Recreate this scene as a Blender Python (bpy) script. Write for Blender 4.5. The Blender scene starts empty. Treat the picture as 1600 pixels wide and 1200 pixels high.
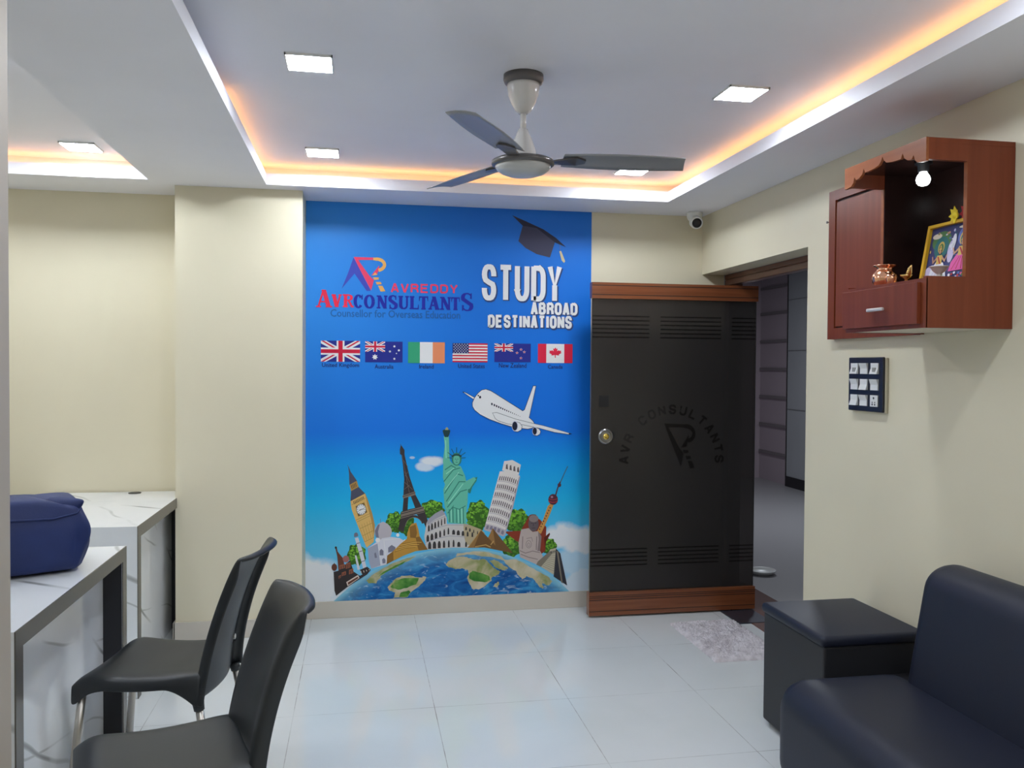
import bpy, math, random
from mathutils import Matrix, Vector
C = bpy.context.scene.collection
SC = bpy.context.scene
PI = math.pi

# ------------------------------------------------------------------ camera
FPX = 1318.64                              # focal length in pixels of a 1600 wide frame
CAM_H = 1.5
ROTV = (2.14206934e-02, -1.79376387e-01, 4.85605461e-03)
def _cam_rows():
    r = Vector(ROTV); a = r.length; k = r / a
    K = Matrix(((0, -k.z, k.y), (k.z, 0, -k.x), (-k.y, k.x, 0)))
    R = Matrix.Identity(3) + math.sin(a) * K + (1 - math.cos(a)) * (K @ K)
    return R @ Matrix(((1, 0, 0), (0, 0, -1), (0, 1, 0)))
RW = _cam_rows()                           # world -> camera (x right, y down, z forward)
cd = bpy.data.cameras.new('camera')
cam = bpy.data.objects.new('camera', cd); C.objects.link(cam)
cd.sensor_width = 36; cd.lens = FPX / 1600 * 36; cd.clip_start = 0.05
m3 = Matrix((RW[0], -RW[1], -RW[2])).transposed()
cam.matrix_world = Matrix.Translation((0, 0, CAM_H)) @ m3.to_4x4()
SC.camera = cam

# ------------------------------------------------------------------ world, view, unseen lamps
w = bpy.data.worlds.new('world'); SC.world = w; w.use_nodes = True
w.node_tree.nodes['Background'].inputs[0].default_value = (.5, .55, .6, 1)
w.node_tree.nodes['Background'].inputs[1].default_value = 0.02
SC.view_settings.view_transform = 'Standard'; SC.view_settings.look = 'None'
SC.view_settings.gamma = 1; SC.view_settings.exposure = 0.0
try: SC.view_settings.use_curve_mapping = False
except Exception: pass
LAMP_L = 95.0                               # radiance of the square LED panels
COOL = (.90, .97, 1.06)
LP_W = LAMP_L * PI * .15 * .15              # the same lamp as an area light
def lamp(x, y, z=2.572, k=1.0, s=.15):
    d = bpy.data.lights.new('unseen_led_panel', 'AREA'); d.shape = 'SQUARE'; d.size = s
    d.energy = LP_W * k; d.color = COOL
    o = bpy.data.objects.new('unseen_led_panel', d); C.objects.link(o); o.location = (x, y, z)
for y in (1.75, .45, -1.4, -4.0):           # the tray's lamps behind the camera
    for x in (-.18, 1.43): lamp(x, y)
for x, y in ((-1.36, 3.2), (-2.05, 4.5), (-2.05, 3.2), (-1.5, .3), (-1.5, -2.5)): lamp(x, y, k=.62)
lamp(4.0, 7.6, 2.7, 5.0, .3)               # unseen lamp added to light the corridor outside the door

# ------------------------------------------------------------------ materials
def mat(name, col, rough=.5, metal=0, spec=.5, emit=None, estr=0, coat=0):
    m = bpy.data.materials.get(name)
    if m: return m
    m = bpy.data.materials.new(name); m.use_nodes = True
    b = m.node_tree.nodes['Principled BSDF']
    b.inputs['Base Color'].default_value = (*col, 1); b.inputs['Roughness'].default_value = rough
    b.inputs['Metallic'].default_value = metal; b.inputs['Specular IOR Level'].default_value = spec
    b.inputs['Coat Weight'].default_value = coat
    if emit:
        b.inputs['Emission Color'].default_value = (*emit, 1); b.inputs['Emission Strength'].default_value = estr
    return m
class N:                                    # tiny node helper
    def __init__(s, m): s.t = m.node_tree; s.b = s.t.nodes['Principled BSDF']
    def n(s, k, **kw):
        o = s.t.nodes.new(k)
        for a, v in kw.items(): setattr(o, a, v)
        return o
    def l(s, a, b): s.t.links.new(a, b)
    def coord(s, kind='Object', scale=(1, 1, 1)):
        tc = s.n('ShaderNodeTexCoord'); mp = s.n('ShaderNodeMapping'); mp.inputs['Scale'].default_value = scale
        s.l(tc.outputs[kind], mp.inputs[0]); return mp.outputs[0]
    def noise(s, v, scale, detail=3, dist=0, rough=.5):
        o = s.n('ShaderNodeTexNoise'); o.inputs['Scale'].default_value = scale; o.inputs['Detail'].default_value = detail
        o.inputs['Distortion'].default_value = dist; o.inputs['Roughness'].default_value = rough
        s.l(v, o.inputs['Vector']); return o.outputs['Fac']
    def math(s, op, a, b=None, c=None, clamp=False):
        o = s.n('ShaderNodeMath', operation=op, use_clamp=clamp)
        for i, v in enumerate((a, b, c)):
            if v is None: continue
            if isinstance(v, (int, float)): o.inputs[i].default_value = v
            else: s.l(v, o.inputs[i])
        return o.outputs[0]
    def ramp(s, v, stops, interp='LINEAR'):
        o = s.n('ShaderNodeValToRGB'); r = o.color_ramp; r.interpolation = interp
        while len(r.elements) < len(stops): r.elements.new(.5)
        for e, (p, c) in zip(r.elements, stops):
            e.position = p; e.color = (*c, 1) if len(c) == 3 else c
        s.l(v, o.inputs[0]); return o.outputs[0]
    def mix(s, f, a, b):
        o = s.n('ShaderNodeMix', data_type='RGBA')
        if isinstance(f, (int, float)): o.inputs[0].default_value = f
        else: s.l(f, o.inputs[0])
        for i, v in ((6, a), (7, b)):
            if isinstance(v, tuple): o.inputs[i].default_value = (*v, 1)
            else: s.l(v, o.inputs[i])
        return o.outputs[2]
    def bump(s, h, strength=.2, dist=.01):
        o = s.n('ShaderNodeBump'); o.inputs['Strength'].default_value = strength; o.inputs['Distance'].default_value = dist
        s.l(h, o.inputs['Height']); s.l(o.outputs[0], s.b.inputs['Normal'])
    def base(s, c): s.l(c, s.b.inputs['Base Color'])

def paint(name, col, rough=.6):
    m = mat(name, col, rough); n = N(m); v = n.coord('Object')
    f = n.noise(v, 1.3, 4); n.base(n.ramp(f, [(.3, tuple(c * .96 for c in col)), (.7, tuple(min(1, c * 1.03) for c in col))]))
    n.bump(n.noise(v, 180, 2), .04, .002); return m
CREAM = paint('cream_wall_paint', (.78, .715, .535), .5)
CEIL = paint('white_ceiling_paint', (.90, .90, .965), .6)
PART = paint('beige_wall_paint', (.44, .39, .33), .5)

def tile_floor():
    m = mat('glossy_white_tile', (.72, .74, .74), .055, coat=.0); n = N(m)
    g = n.n('ShaderNodeNewGeometry'); sp = n.n('ShaderNodeSeparateXYZ'); n.l(g.outputs['Position'], sp.inputs[0])
    X, Y = sp.outputs[0], sp.outputs[1]
    def joint(v, o, p, half):
        f = n.math('FRACT', n.math('ADD', n.math('DIVIDE', n.math('SUBTRACT', v, o), p), .5))
        return n.math('LESS_THAN', n.math('ABSOLUTE', n.math('SUBTRACT', f, .5)), half / p)
    jx = joint(X, .331, .6035, .0016)
    jy = n.math('MULTIPLY', joint(Y, 4.31, .632, .0013), n.math('LESS_THAN', Y, 4.5))
    nz = n.noise(n.coord('Object'), 3.2, 3); fade = n.ramp(nz, [(.38, (.15,) * 3), (.62, (1,) * 3)])
    j = n.math('MULTIPLY', n.math('MAXIMUM', jx, jy), fade)
    cl = n.noise(n.coord('Object', (1, 1, 1)), 1.1, 5, .6)
    c = n.ramp(cl, [(.3, (.66, .69, .685)), (.7, (.73, .75, .75))])
    n.base(n.mix(j, c, (.16, .15, .14)))
    n.l(n.math('ADD', n.math('MULTIPLY', j, .4), .055), n.b.inputs['Roughness'])
    return m
FLOOR = tile_floor()
SKIRT = mat('beige_skirting_tile', (.66, .61, .53), .045)

def wood(name, a, b, rough=.28, axis=0, sc=1.0, coat=.3):
    m = mat(name, a, rough, coat=coat); n = N(m)
    s = [60 * sc, 60 * sc, 60 * sc]; s[axis] = 2.5 * sc
    v = n.coord('Object', tuple(s)); f = n.noise(v, 1.0, 4, .7)
    n.base(n.ramp(f, [(.3, a), (.7, b)])); n.bump(f, .05, .002)
    n.b.inputs['Specular IOR Level'].default_value = .32 if coat < .2 else .5
    n.b.inputs['Coat Roughness'].default_value = .15
    return m
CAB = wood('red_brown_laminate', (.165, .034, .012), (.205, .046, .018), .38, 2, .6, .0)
CABV = wood('orange_brown_laminate', (.24, .07, .022), (.30, .095, .032), .36, 1, .6, .05)
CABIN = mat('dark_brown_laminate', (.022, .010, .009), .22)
DOORW = wood('teak_door_rail', (.17, .045, .014), (.25, .08, .028), .3, 0, .7)
FRAMEW = wood('teak_door_frame', (.12, .04, .022), (.16, .055, .03), .35, 1, .6)
GROOVE = mat('dark_groove', (.03, .012, .008), .6)

def marble():
    m = mat('white_veined_marble', (.85, .87, .88), .1); n = N(m); v = n.coord('Object', (1.0, .55, .75))
    wv = n.n('ShaderNodeTexWave', wave_type='BANDS', bands_direction='DIAGONAL'); n.l(n.coord('Object', (.55, .9, 1.25)), wv.inputs['Vector'])
    wv.inputs['Scale'].default_value = .85; wv.inputs['Distortion'].default_value = 2.6; wv.inputs['Detail'].default_value = 3; wv.inputs['Detail Scale'].default_value = .9; wv.inputs['Detail Roughness'].default_value = .45
    av = n.ramp(wv.outputs['Fac'], [(.9965, (0,) * 3), (.9995, (1,) * 3)])
    wv2 = n.n('ShaderNodeTexWave', wave_type='BANDS', bands_direction='DIAGONAL'); n.l(n.coord('Object', (.8, .5, 1.6)), wv2.inputs['Vector'])
    wv2.inputs['Scale'].default_value = 1.1; wv2.inputs['Distortion'].default_value = 3.4; wv2.inputs['Detail'].default_value = 3; wv2.inputs['Phase Offset'].default_value = 2.2
    av2 = n.ramp(wv2.outputs['Fac'], [(.9985, (0,) * 3), (.9998, (.6,) * 3)])
    k = n.ramp(n.noise(n.coord('Object'), 2.3, 2), [(.42, (0,) * 3), (.55, (1,) * 3)])
    vein = n.math('MULTIPLY', n.math('MAXIMUM', av, av2), k)
    soft = n.ramp(n.noise(v, 3.0, 4, .5), [(.35, (.80, .82, .84)), (.6, (.88, .90, .91))])
    n.base(n.mix(n.math('MULTIPLY', vein, .8), soft, (.20, .20, .19))); return m
MARBLE = marble()
EDGE = mat('taupe_edge_band', (.12, .11, .095), .25)
DARKP = mat('dark_charcoal_laminate', (.018, .018, .022), .35)
BLACK = mat('black_plastic', (.01, .01, .012), .4)
CHAIR = mat('black_matt_plastic', (.017, .020, .023), .42); N(CHAIR).bump(N(CHAIR).noise(N(CHAIR).coord('Object'), 400, 2), .08, .001)
ALU = mat('brushed_aluminium', (.62, .58, .52), .35, 1)
CHROME = mat('satin_steel', (.72, .70, .68), .42, .6)
def leather(name, col):
    m = mat(name, col, .48, spec=.35); n = N(m); v = n.coord('Object')
    n.bump(n.noise(v, 260, 3), .12, .002); return m
LEATH = leather('black_blue_leatherette', (.012, .015, .030))
LEATH2 = leather('charcoal_leatherette', (.022, .022, .026))
WHITE = mat('white_plastic', (.8, .8, .78), .35)
FANW = mat('white_fan_enamel', (.72, .70, .68), .22, coat=.4)
FANB = mat('grey_fan_blade', (.30, .30, .31), .35)
FANG = mat('dark_grey_trim', (.14, .13, .13), .3, .3)
COPPER = mat('polished_copper', (.85, .45, .28), .18, 1)
BRASS = mat('polished_brass', (.80, .58, .22), .2, 1)
SILVER = mat('dull_silver', (.72, .70, .68), .35, .45)
YELLOW = mat('yellow_gold_frame', (.72, .42, .02), .4)
GOLD = mat('gold_core', (.9, .65, .15), .25, 1)
def fabric(name, col):
    m = mat(name, col, .62); n = N(m); v = n.coord('Object'); n.bump(n.noise(v, 300, 2), .25, .002)
    n.base(n.ramp(n.noise(v, 6, 4), [(.3, tuple(c * .8 for c in col)), (.7, tuple(c * 1.15 for c in col))])); return m
NAVY = fabric('navy_nylon', (.012, .028, .13))
RED = fabric('red_petal', (.40, .01, .015))
PETAL = fabric('yellow_petal', (.80, .62, .03))
LED = mat('led_diffuser', (1, 1, 1), .4, emit=COOL, estr=LAMP_L)
WARM = mat('warm_led_strip', (1, .8, .5), .4, emit=(1, .45, .14), estr=6.2)
BULB = mat('lit_bulb_glass', (1, 1, 1), .3, emit=(.95, 1, 1), estr=14)
GRANITE = mat('red_granite', (.13, .055, .04), .25)
SLATE = mat('dark_metal_plate', (.05, .055, .075), .3, .4)
CORF = mat('grey_corridor_tile', (.34, .33, .34), .35)
CORW = paint('grey_corridor_paint', (.42, .43, .45)); CORP = paint('pinkish_corridor_paint', (.46, .38, .42))

def glass_tint(name, k, rough=.02, haze=0, hcol=(.1, .09, .085), ior=1.45):
    m = bpy.data.materials.new(name); m.use_nodes = True; t = m.node_tree; t.nodes.clear()
    o = t.nodes.new('ShaderNodeOutputMaterial'); mx = t.nodes.new('ShaderNodeMixShader'); mh = t.nodes.new('ShaderNodeMixShader')
    tr = t.nodes.new('ShaderNodeBsdfTransparent'); gl = t.nodes.new('ShaderNodeBsdfGlossy'); fr = t.nodes.new('ShaderNodeFresnel'); df = t.nodes.new('ShaderNodeBsdfDiffuse')
    tr.inputs[0].default_value = (*k, 1); gl.inputs['Roughness'].default_value = rough; fr.inputs[0].default_value = ior; df.inputs[0].default_value = (*hcol, 1)
    mh.inputs[0].default_value = haze; t.links.new(tr.outputs[0], mh.inputs[1]); t.links.new(df.outputs[0], mh.inputs[2])
    t.links.new(fr.outputs[0], mx.inputs[0]); t.links.new(mh.outputs[0], mx.inputs[1]); t.links.new(gl.outputs[0], mx.inputs[2])
    t.links.new(mx.outputs[0], o.inputs[0]); return m
GLASS = glass_tint('dark_tinted_glass', (.27, .25, .245), .28, .22, (.12, .11, .105))
VINYL = glass_tint('dark_vinyl_film', (.58, .57, .57), .4, 0, ior=1.02)
LETTER = glass_tint('dark_letter_film', (.66, .64, .63), .4, 0, ior=1.02)
VINYLF = glass_tint('faint_vinyl_film', (.88, .87, .87), .4, 0, ior=1.02)

# ------------------------------------------------------------------ mesh builder
class MB:
    def __init__(s): s.v = []; s.f = []; s.mi = []; s.k = 0
    def face(s, pts):
        i = len(s.v); s.v += [tuple(p) for p in pts]; s.f.append(list(range(i, i + len(pts)))); s.mi.append(s.k); return s
    def box(s, a, b):
        (x0, y0, z0), (x1, y1, z1) = a, b; i = len(s.v)
        s.v += [(x0, y0, z0), (x1, y0, z0), (x1, y1, z0), (x0, y1, z0), (x0, y0, z1), (x1, y0, z1), (x1, y1, z1), (x0, y1, z1)]
        for q in ((3, 2, 1, 0), (4, 5, 6, 7), (0, 1, 5, 4), (1, 2, 6, 5), (2, 3, 7, 6), (3, 0, 4, 7)):
            s.f.append([i + j for j in q]); s.mi.append(s.k)
        return s
    def prism(s, poly, axis, a, b):          # poly in the other two axes (in x,y,z order), extruded a..b along axis
        def P(u, v, w): return {0: (w, u, v), 1: (u, w, v), 2: (u, v, w)}[axis]
        i = len(s.v); n = len(poly)
        s.v += [P(u, v, a) for u, v in poly] + [P(u, v, b) for u, v in poly]
        s.f.append([i + j for j in range(n)][::-1]); s.f.append([i + n + j for j in range(n)])
        for j in range(n): s.f.append([i + j, i + (j + 1) % n, i + n + (j + 1) % n, i + n + j])
        s.mi += [s.k] * (n + 2); return s
    def grid(s, rows, close_u=False, cap=False):
        i = len(s.v); nr = len(rows); nc = len(rows[0])
        for r in rows: s.v += [tuple(p) for p in r]
        for a in range(nr - 1):
            for b in range(nc if close_u else nc - 1):
                c = (b + 1) % nc
                s.f.append([i + a * nc + b, i + a * nc + c, i + (a + 1) * nc + c, i + (a + 1) * nc + b]); s.mi.append(s.k)
        if cap:
            s.f.append([i + b for b in range(nc)][::-1]); s.f.append([i + (nr - 1) * nc + b for b in range(nc)]); s.mi += [s.k] * 2
        return s
    def lathe(s, prof, c=(0, 0, 0), n=32, axis='z', cap=True):
        rows = []
        for r, h in prof:
            row = []
            for j in range(n):
                a = 2 * PI * j / n; u, v = r * math.cos(a), r * math.sin(a)
                p = {'z': (u, v, h), 'y': (u, h, v), 'x': (h, u, v)}[axis]
                row.append((p[0] + c[0], p[1] + c[1], p[2] + c[2]))
            rows.append(row)
        return s.grid(rows, True, cap)
    def tube(s, pts, r, n=12):
        pts = [Vector(p) for p in pts]; rows = []
        for i, p in enumerate(pts):
            d = (pts[min(i + 1, len(pts) - 1)] - pts[max(i - 1, 0)]).normalized()
            u = d.cross(Vector((0, 0, 1)) if abs(d.z) < .95 else Vector((1, 0, 0))).normalized(); v = d.cross(u)
            rr = r[i] if isinstance(r, (list, tuple)) else r
            rows.append([p + u * rr * math.cos(2 * PI * j / n) + v * rr * math.sin(2 * PI * j / n) for j in range(n)])
        return s.grid(rows, True, True)
    def build(s, name, mats, parent=None, local=False, smooth=False, bevel=0, seg=2, sub=0, solid=0, loc=None):
        me = bpy.data.meshes.new(name)
        mats = mats if isinstance(mats, (list, tuple)) else [mats]
        off = Vector((0, 0, 0))
        if parent is not None and not local:
            q = parent
            while q is not None: off += q.location; q = q.parent
        if loc is not None: off = Vector(loc)
        me.from_pydata([tuple(Vector(p) - off) for p in s.v], [], s.f)
        for m in mats: me.materials.append(m)
        if len(mats) > 1: me.polygons.foreach_set('material_index', s.mi)
        me.validate(); me.update()
        if smooth: me.polygons.foreach_set('use_smooth', [True] * len(me.polygons))
        o = bpy.data.objects.new(name, me); C.objects.link(o)
        if parent is not None: o.parent = parent
        if loc is not None: o.location = loc
        if solid:
            d = o.modifiers.new('solid', 'SOLIDIFY'); d.thickness = solid; d.offset = 0
        if bevel:
            d = o.modifiers.new('bevel', 'BEVEL'); d.width = bevel; d.segments = seg; d.limit_method = 'ANGLE'; d.angle_limit = math.radians(40)
            d.harden_normals = False
        if sub:
            d = o.modifiers.new('sub', 'SUBSURF'); d.levels = sub; d.render_levels = sub
        return o
def autosmooth(o, ang=40):
    import bmesh
    bm = bmesh.new(); bm.from_mesh(o.data); bmesh.ops.recalc_face_normals(bm, faces=bm.faces)
    for f in bm.faces: f.smooth = True
    for e in bm.edges: e.smooth = len(e.link_faces) == 2 and e.calc_face_angle(0) < math.radians(ang)
    bm.to_mesh(o.data); bm.free(); return o
def fixn(o):
    import bmesh
    bm = bmesh.new(); bm.from_mesh(o.data); bmesh.ops.recalc_face_normals(bm, faces=bm.faces); bm.to_mesh(o.data); bm.free(); return o
def tag(o, label, cat, group=None):
    o['label'] = label; o['category'] = cat
    if group: o['group'] = group
    return o
def thing(name, loc, label, cat, group=None, rz=0):
    o = bpy.data.objects.new(name, None); C.objects.link(o); o.location = loc; o.rotation_euler = (0, 0, rz); o.empty_display_size = .1
    return tag(o, label, cat, group)
def struct(name, mb, mats, bevel=0, **k):
    o = mb.build(name, mats, bevel=bevel, **k); o['kind'] = 'structure'; fixn(o); return o
def lab(o, t): o['label'] = t; return o

# ------------------------------------------------------------------ the room
YB = 5.09; XR = 2.15; XL = -2.7; YN = -5.0; ZC = 2.46; ZS = 2.52; ZT = 2.58
struct('floor', MB().box((XL, YN, -.1), (2.27, YB, 0)), FLOOR)
struct('wall_back', MB().box((XL - .1, YB, 0), (2.3, YB + .12, 2.7)), CREAM)
struct('wall_left', MB().box((XL - .1, YN, 0), (XL, YB, 2.7)), CREAM)
struct('wall_rear', MB().box((XL - .1, YN - .1, 0), (2.3, YN, 2.7)), CREAM)
wr = MB(); wr.box((XR, YN, 0), (2.30, 3.80, 2.7)); wr.box((XR, 3.80, 2.092), (2.30, YB, 2.7)); struct('wall_right', wr, CREAM)
struct('pillar_trim', MB().box((-.975, 4.80, 0), (-.308, YB, ZC)), CREAM).name = 'wall_pillar'
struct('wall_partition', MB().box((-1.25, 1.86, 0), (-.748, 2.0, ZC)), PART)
# lowered ceiling with two trays cut out of it, and the slab above
fc = MB(); T = (-.489, -4.6, 1.762, 4.682); L = (-2.35, -4.6, -1.083, 4.682)
for a, b in (((XL, T[3]), (XR, YB)), ((XL, YN), (XR, T[1])), ((XL, T[1]), (L[0], T[3])), ((L[2], T[1]), (T[0], T[3])), ((T[2], T[1]), (XR, T[3]))):
    fc.box((a[0], a[1], ZC), (b[0], b[1], ZS))
struct('ceiling_border', fc, CEIL)
struct('ceiling', MB().box((XL, YN, ZT), (XR, YB, ZT + .12)), CEIL)
cv = MB()                                   # closes the slot behind the light coves
D = .16
for (x0, y0, x1, y1) in (T, L):
    cv.box((x0 - D, y0 - D, ZS), (x0 - D + .012, y1 + D, ZT)); cv.box((x1 + D - .012, y0 - D, ZS), (x1 + D, y1 + D, ZT))
    cv.box((x0 - D, y1 + D - .012, ZS), (x1 + D, y1 + D, ZT)); cv.box((x0 - D, y0 - D, ZS), (x1 + D, y0 - D + .012, ZT))
struct('ceiling_cove', cv, CEIL)
# skirting
sk = MB(); sk.box((-.308, YB - .012, 0), (1.9, YB, .10)); struct('baseboard_back', sk, SKIRT, .002)
sk = MB(); sk.box((-.985, 4.788, 0), (-.298, 4.80, .10)); sk.box((-.308, 4.80, 0), (-.296, YB - .012, .10)); sk.box((-.987, 4.788, 0), (-.975, YB, .10)); struct('baseboard_pillar', sk, SKIRT, .002)
sk = MB(); sk.box((XR - .012, YN, 0), (XR, 3.80, .10)); struct('baseboard_right', sk, SKIRT, .002)
sk = MB(); sk.box((XL, YB - .012, 0), (-.987, YB, .10)); struct('baseboard_left', sk, SKIRT, .002)
# door frame, threshold and the corridor outside
fr = MB(); fr.box((2.305, 3.80, 2.062), (2.345, YB, 2.092)); fr.box((2.305, 3.80, 2.024), (2.36, YB, 2.058)); fr.box((2.312, 3.80, 2.05), (2.36, YB, 2.07))
fr.box((2.31, 5.03, 0), (2.40, YB, 2.06)); struct('door_frame', fr, FRAMEW, .003)
struct('trim_threshold', MB().box((2.27, 3.7, -.1), (2.65, 5.5, .004)), GRANITE)
struct('floor_corridor', MB().box((2.65, 3.0, -.1), (9, 11.2, 0)).box((2.3, 5.5, -.1), (2.65, 11.2, 0)), CORF)
struct('ceiling_corridor', MB().box((2.3, 3.0, 2.85), (9, 11.2, 2.95)), CORW)
cw = MB(); cw.box((5.36, 3.0, 0), (5.46, 9.95, 2.85)); cw.k = 1
for z in (.98, 1.72, 2.36): cw.box((5.352, 3.0, z), (5.362, 9.93, z + .006))
struct('wall_corridor', cw, [CORW, mat('corridor_joint', (.22, .22, .23), .6)])
cw = MB(); cw.box((5.40, 9.95, 0), (5.5, 10.75, 2.85)); cw.k = 1
for z in (.36, .73, 1.10, 1.47, 1.84, 2.21, 2.55): cw.box((5.375, 9.97, z), (5.402, 10.72, z + .035))
cw.box((5.36, 9.93, 0), (5.40, 9.965, 2.85)); struct('wall_alcove', cw, [CORP, mat('corridor_ledge', (.22, .19, .20), .6)])
struct('wall_corridor_end', MB().box((2.3, 10.75, 0), (5.5, 10.85, 2.85)), CORP)
struct('wall_corridor_side', MB().box((2.3, YB, 0), (2.40, 10.75, 2.85)), CORW)
struct('wall_corridor_near', MB().box((2.3, 2.9, 0), (9, 3.0, 2.85)), CORW)
struct('baseboard_corridor', MB().box((5.345, 3.0, 0), (5.36, 9.93, .13)), BLACK)
t = tag(MB().tube([(4.55 + .11 * i, 7.6 + .12 * i, 2.84 - .15 * math.sin(PI * i / 8)) for i in range(9)], .014, 8).build('cable', BLACK, smooth=True), 'black cable sagging under the dim corridor ceiling beyond the doorway', 'cable')
e = thing('socket_plate', (5.05, 10.75, 1.60), 'small pale socket plate on the pinkish wall at the end of the corridor', 'socket')
MB().box((4.98, 10.738, 1.50), (5.14, 10.75, 1.74)).build('plate', CORP, e)
for xx in (5.03, 5.09): MB().box((xx - .014, 10.732, 1.53), (xx + .014, 10.739, 1.59)).build('socket_hole', BLACK, e)
e = thing('bowl', (2.90, 5.70, 0), 'small white bowl on the corridor floor just outside the glass door', 'bowl')
MB().lathe([(.06, 0), (.075, .004), (.092, .022), (.098, .03), (.09, .03), (.082, .02), (.055, .007)], (2.90, 5.70, 0), 28).build('body', WHITE, e, smooth=True)

# warm LED strips hidden on top of the cove
def strip(a_, b_, m_, label):
    e = thing('led_strip', ((a_[0] + b_[0]) / 2, (a_[1] + b_[1]) / 2, ZS), label, 'led strip', 'warm LED strips in the ceiling coves')
    MB().box((*a_, ZS), (*b_, ZS + .008)).build('strip', m_, e)
DWARM = mat('dim_warm_led_strip', (1, .8, .5), .4, emit=(1, .40, .10), estr=8)
strip((T[0] - .08, T[3] + .06), (T[2] + .05, T[3] + .075), WARM, 'warm amber LED strip hidden in the ceiling cove above the blue mural')
strip((T[2] + .06, -4.5), (T[2] + .075, T[3] + .05), WARM, 'warm amber LED strip hidden in the ceiling cove along the right wall')
strip((T[0] - .075, 3.45), (T[0] - .06, T[3] + .05), WARM, 'short warm amber LED strip hidden in the left side cove of the main tray ceiling')
strip((L[0] - .08, L[3] + .06), (L[2] + .02, L[3] + .07), DWARM, 'dim warm LED strip hidden in the cove of the left tray ceiling above the desks')

# square LED panels in view
def downlight(x, y, label):
    e = thing('downlight', (x, y, ZT), label, 'ceiling light', 'square LED ceiling lights')
    h = .082; f = MB()
    e_ = .005
    for a, b in (((-h, -h), (h, -h + e_)), ((-h, h - e_), (h, h)), ((-h, -h), (-h + e_, h)), ((h - e_, -h), (h, h))):
        f.box((x + a[0], y + a[1], ZT - .009), (x + b[0], y + b[1], ZT))
    f.build('frame', WHITE, e)
    MB().box((x - h + e_, y - h + e_, ZT - .009), (x + h - e_, y + h - e_, ZT - .001)).build('diffuser', LED, e)
downlight(-.176, 3.11, 'lit square LED ceiling light to the left of the fan canopy')
downlight(-.184, 4.40, 'lit square LED ceiling light nearest the bright warm corner above the pillar')
downlight(1.470, 3.12, 'lit square LED ceiling light to the right of the fan canopy')
downlight(1.472, 4.46, 'lit square LED ceiling light just behind the right fan blade')
downlight(-1.36, 4.53, 'lit square LED ceiling light in the separate left tray above the far desk')

# ------------------------------------------------------------------ flat print and lettering helpers
def on_plane(x, y, Y):                      # a point of the 1600x1200 frame on the real wall plane at depth Y -> (X, Z)
    d = RW.transposed() @ Vector(((x - 800) / FPX, (y - 600) / FPX, 1)); k = Y / d.y
    return d.x * k, CAM_H + d.z * k
def arc(cx, cy, rx, ry, a0, a1, n=10):
    return [(cx + rx * math.cos(math.radians(a0 + (a1 - a0) * i / n)), cy + ry * math.sin(math.radians(a0 + (a1 - a0) * i / n))) for i in range(n + 1)]
def ribbon(pts, w, closed=False):
    """polyline -> list of quads with mitred joints; w is one width or one per point"""
    n = len(pts); ws = w if isinstance(w, (list, tuple)) else [w] * n; L_, R_ = [], []
    for i, (x, y) in enumerate(pts):
        a = pts[(i - 1) % n] if (i > 0 or closed) else None; b = pts[(i + 1) % n] if (i < n - 1 or closed) else None
        def nrm(p, q):
            dx, dy = q[0] - p[0], q[1] - p[1]; l = math.hypot(dx, dy) or 1; return (-dy / l, dx / l)
        if a is None: m = nrm((x, y), b); k = 1
        elif b is None: m = nrm(a, (x, y)); k = 1
        else:
            n1, n2 = nrm(a, (x, y)), nrm((x, y), b); mx, my = n1[0] + n2[0], n1[1] + n2[1]; l = math.hypot(mx, my) or 1
            m = (mx / l, my / l); k = min(1.35, 1 / max(.3, m[0] * n1[0] + m[1] * n1[1]))
        h = ws[i] / 2 * k
        L_.append((x + m[0] * h, y + m[1] * h)); R_.append((x - m[0] * h, y - m[1] * h))
    rng = range(n if closed else n - 1)
    return [[L_[i], L_[(i + 1) % n], R_[(i + 1) % n], R_[i]] for i in rng]
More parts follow.
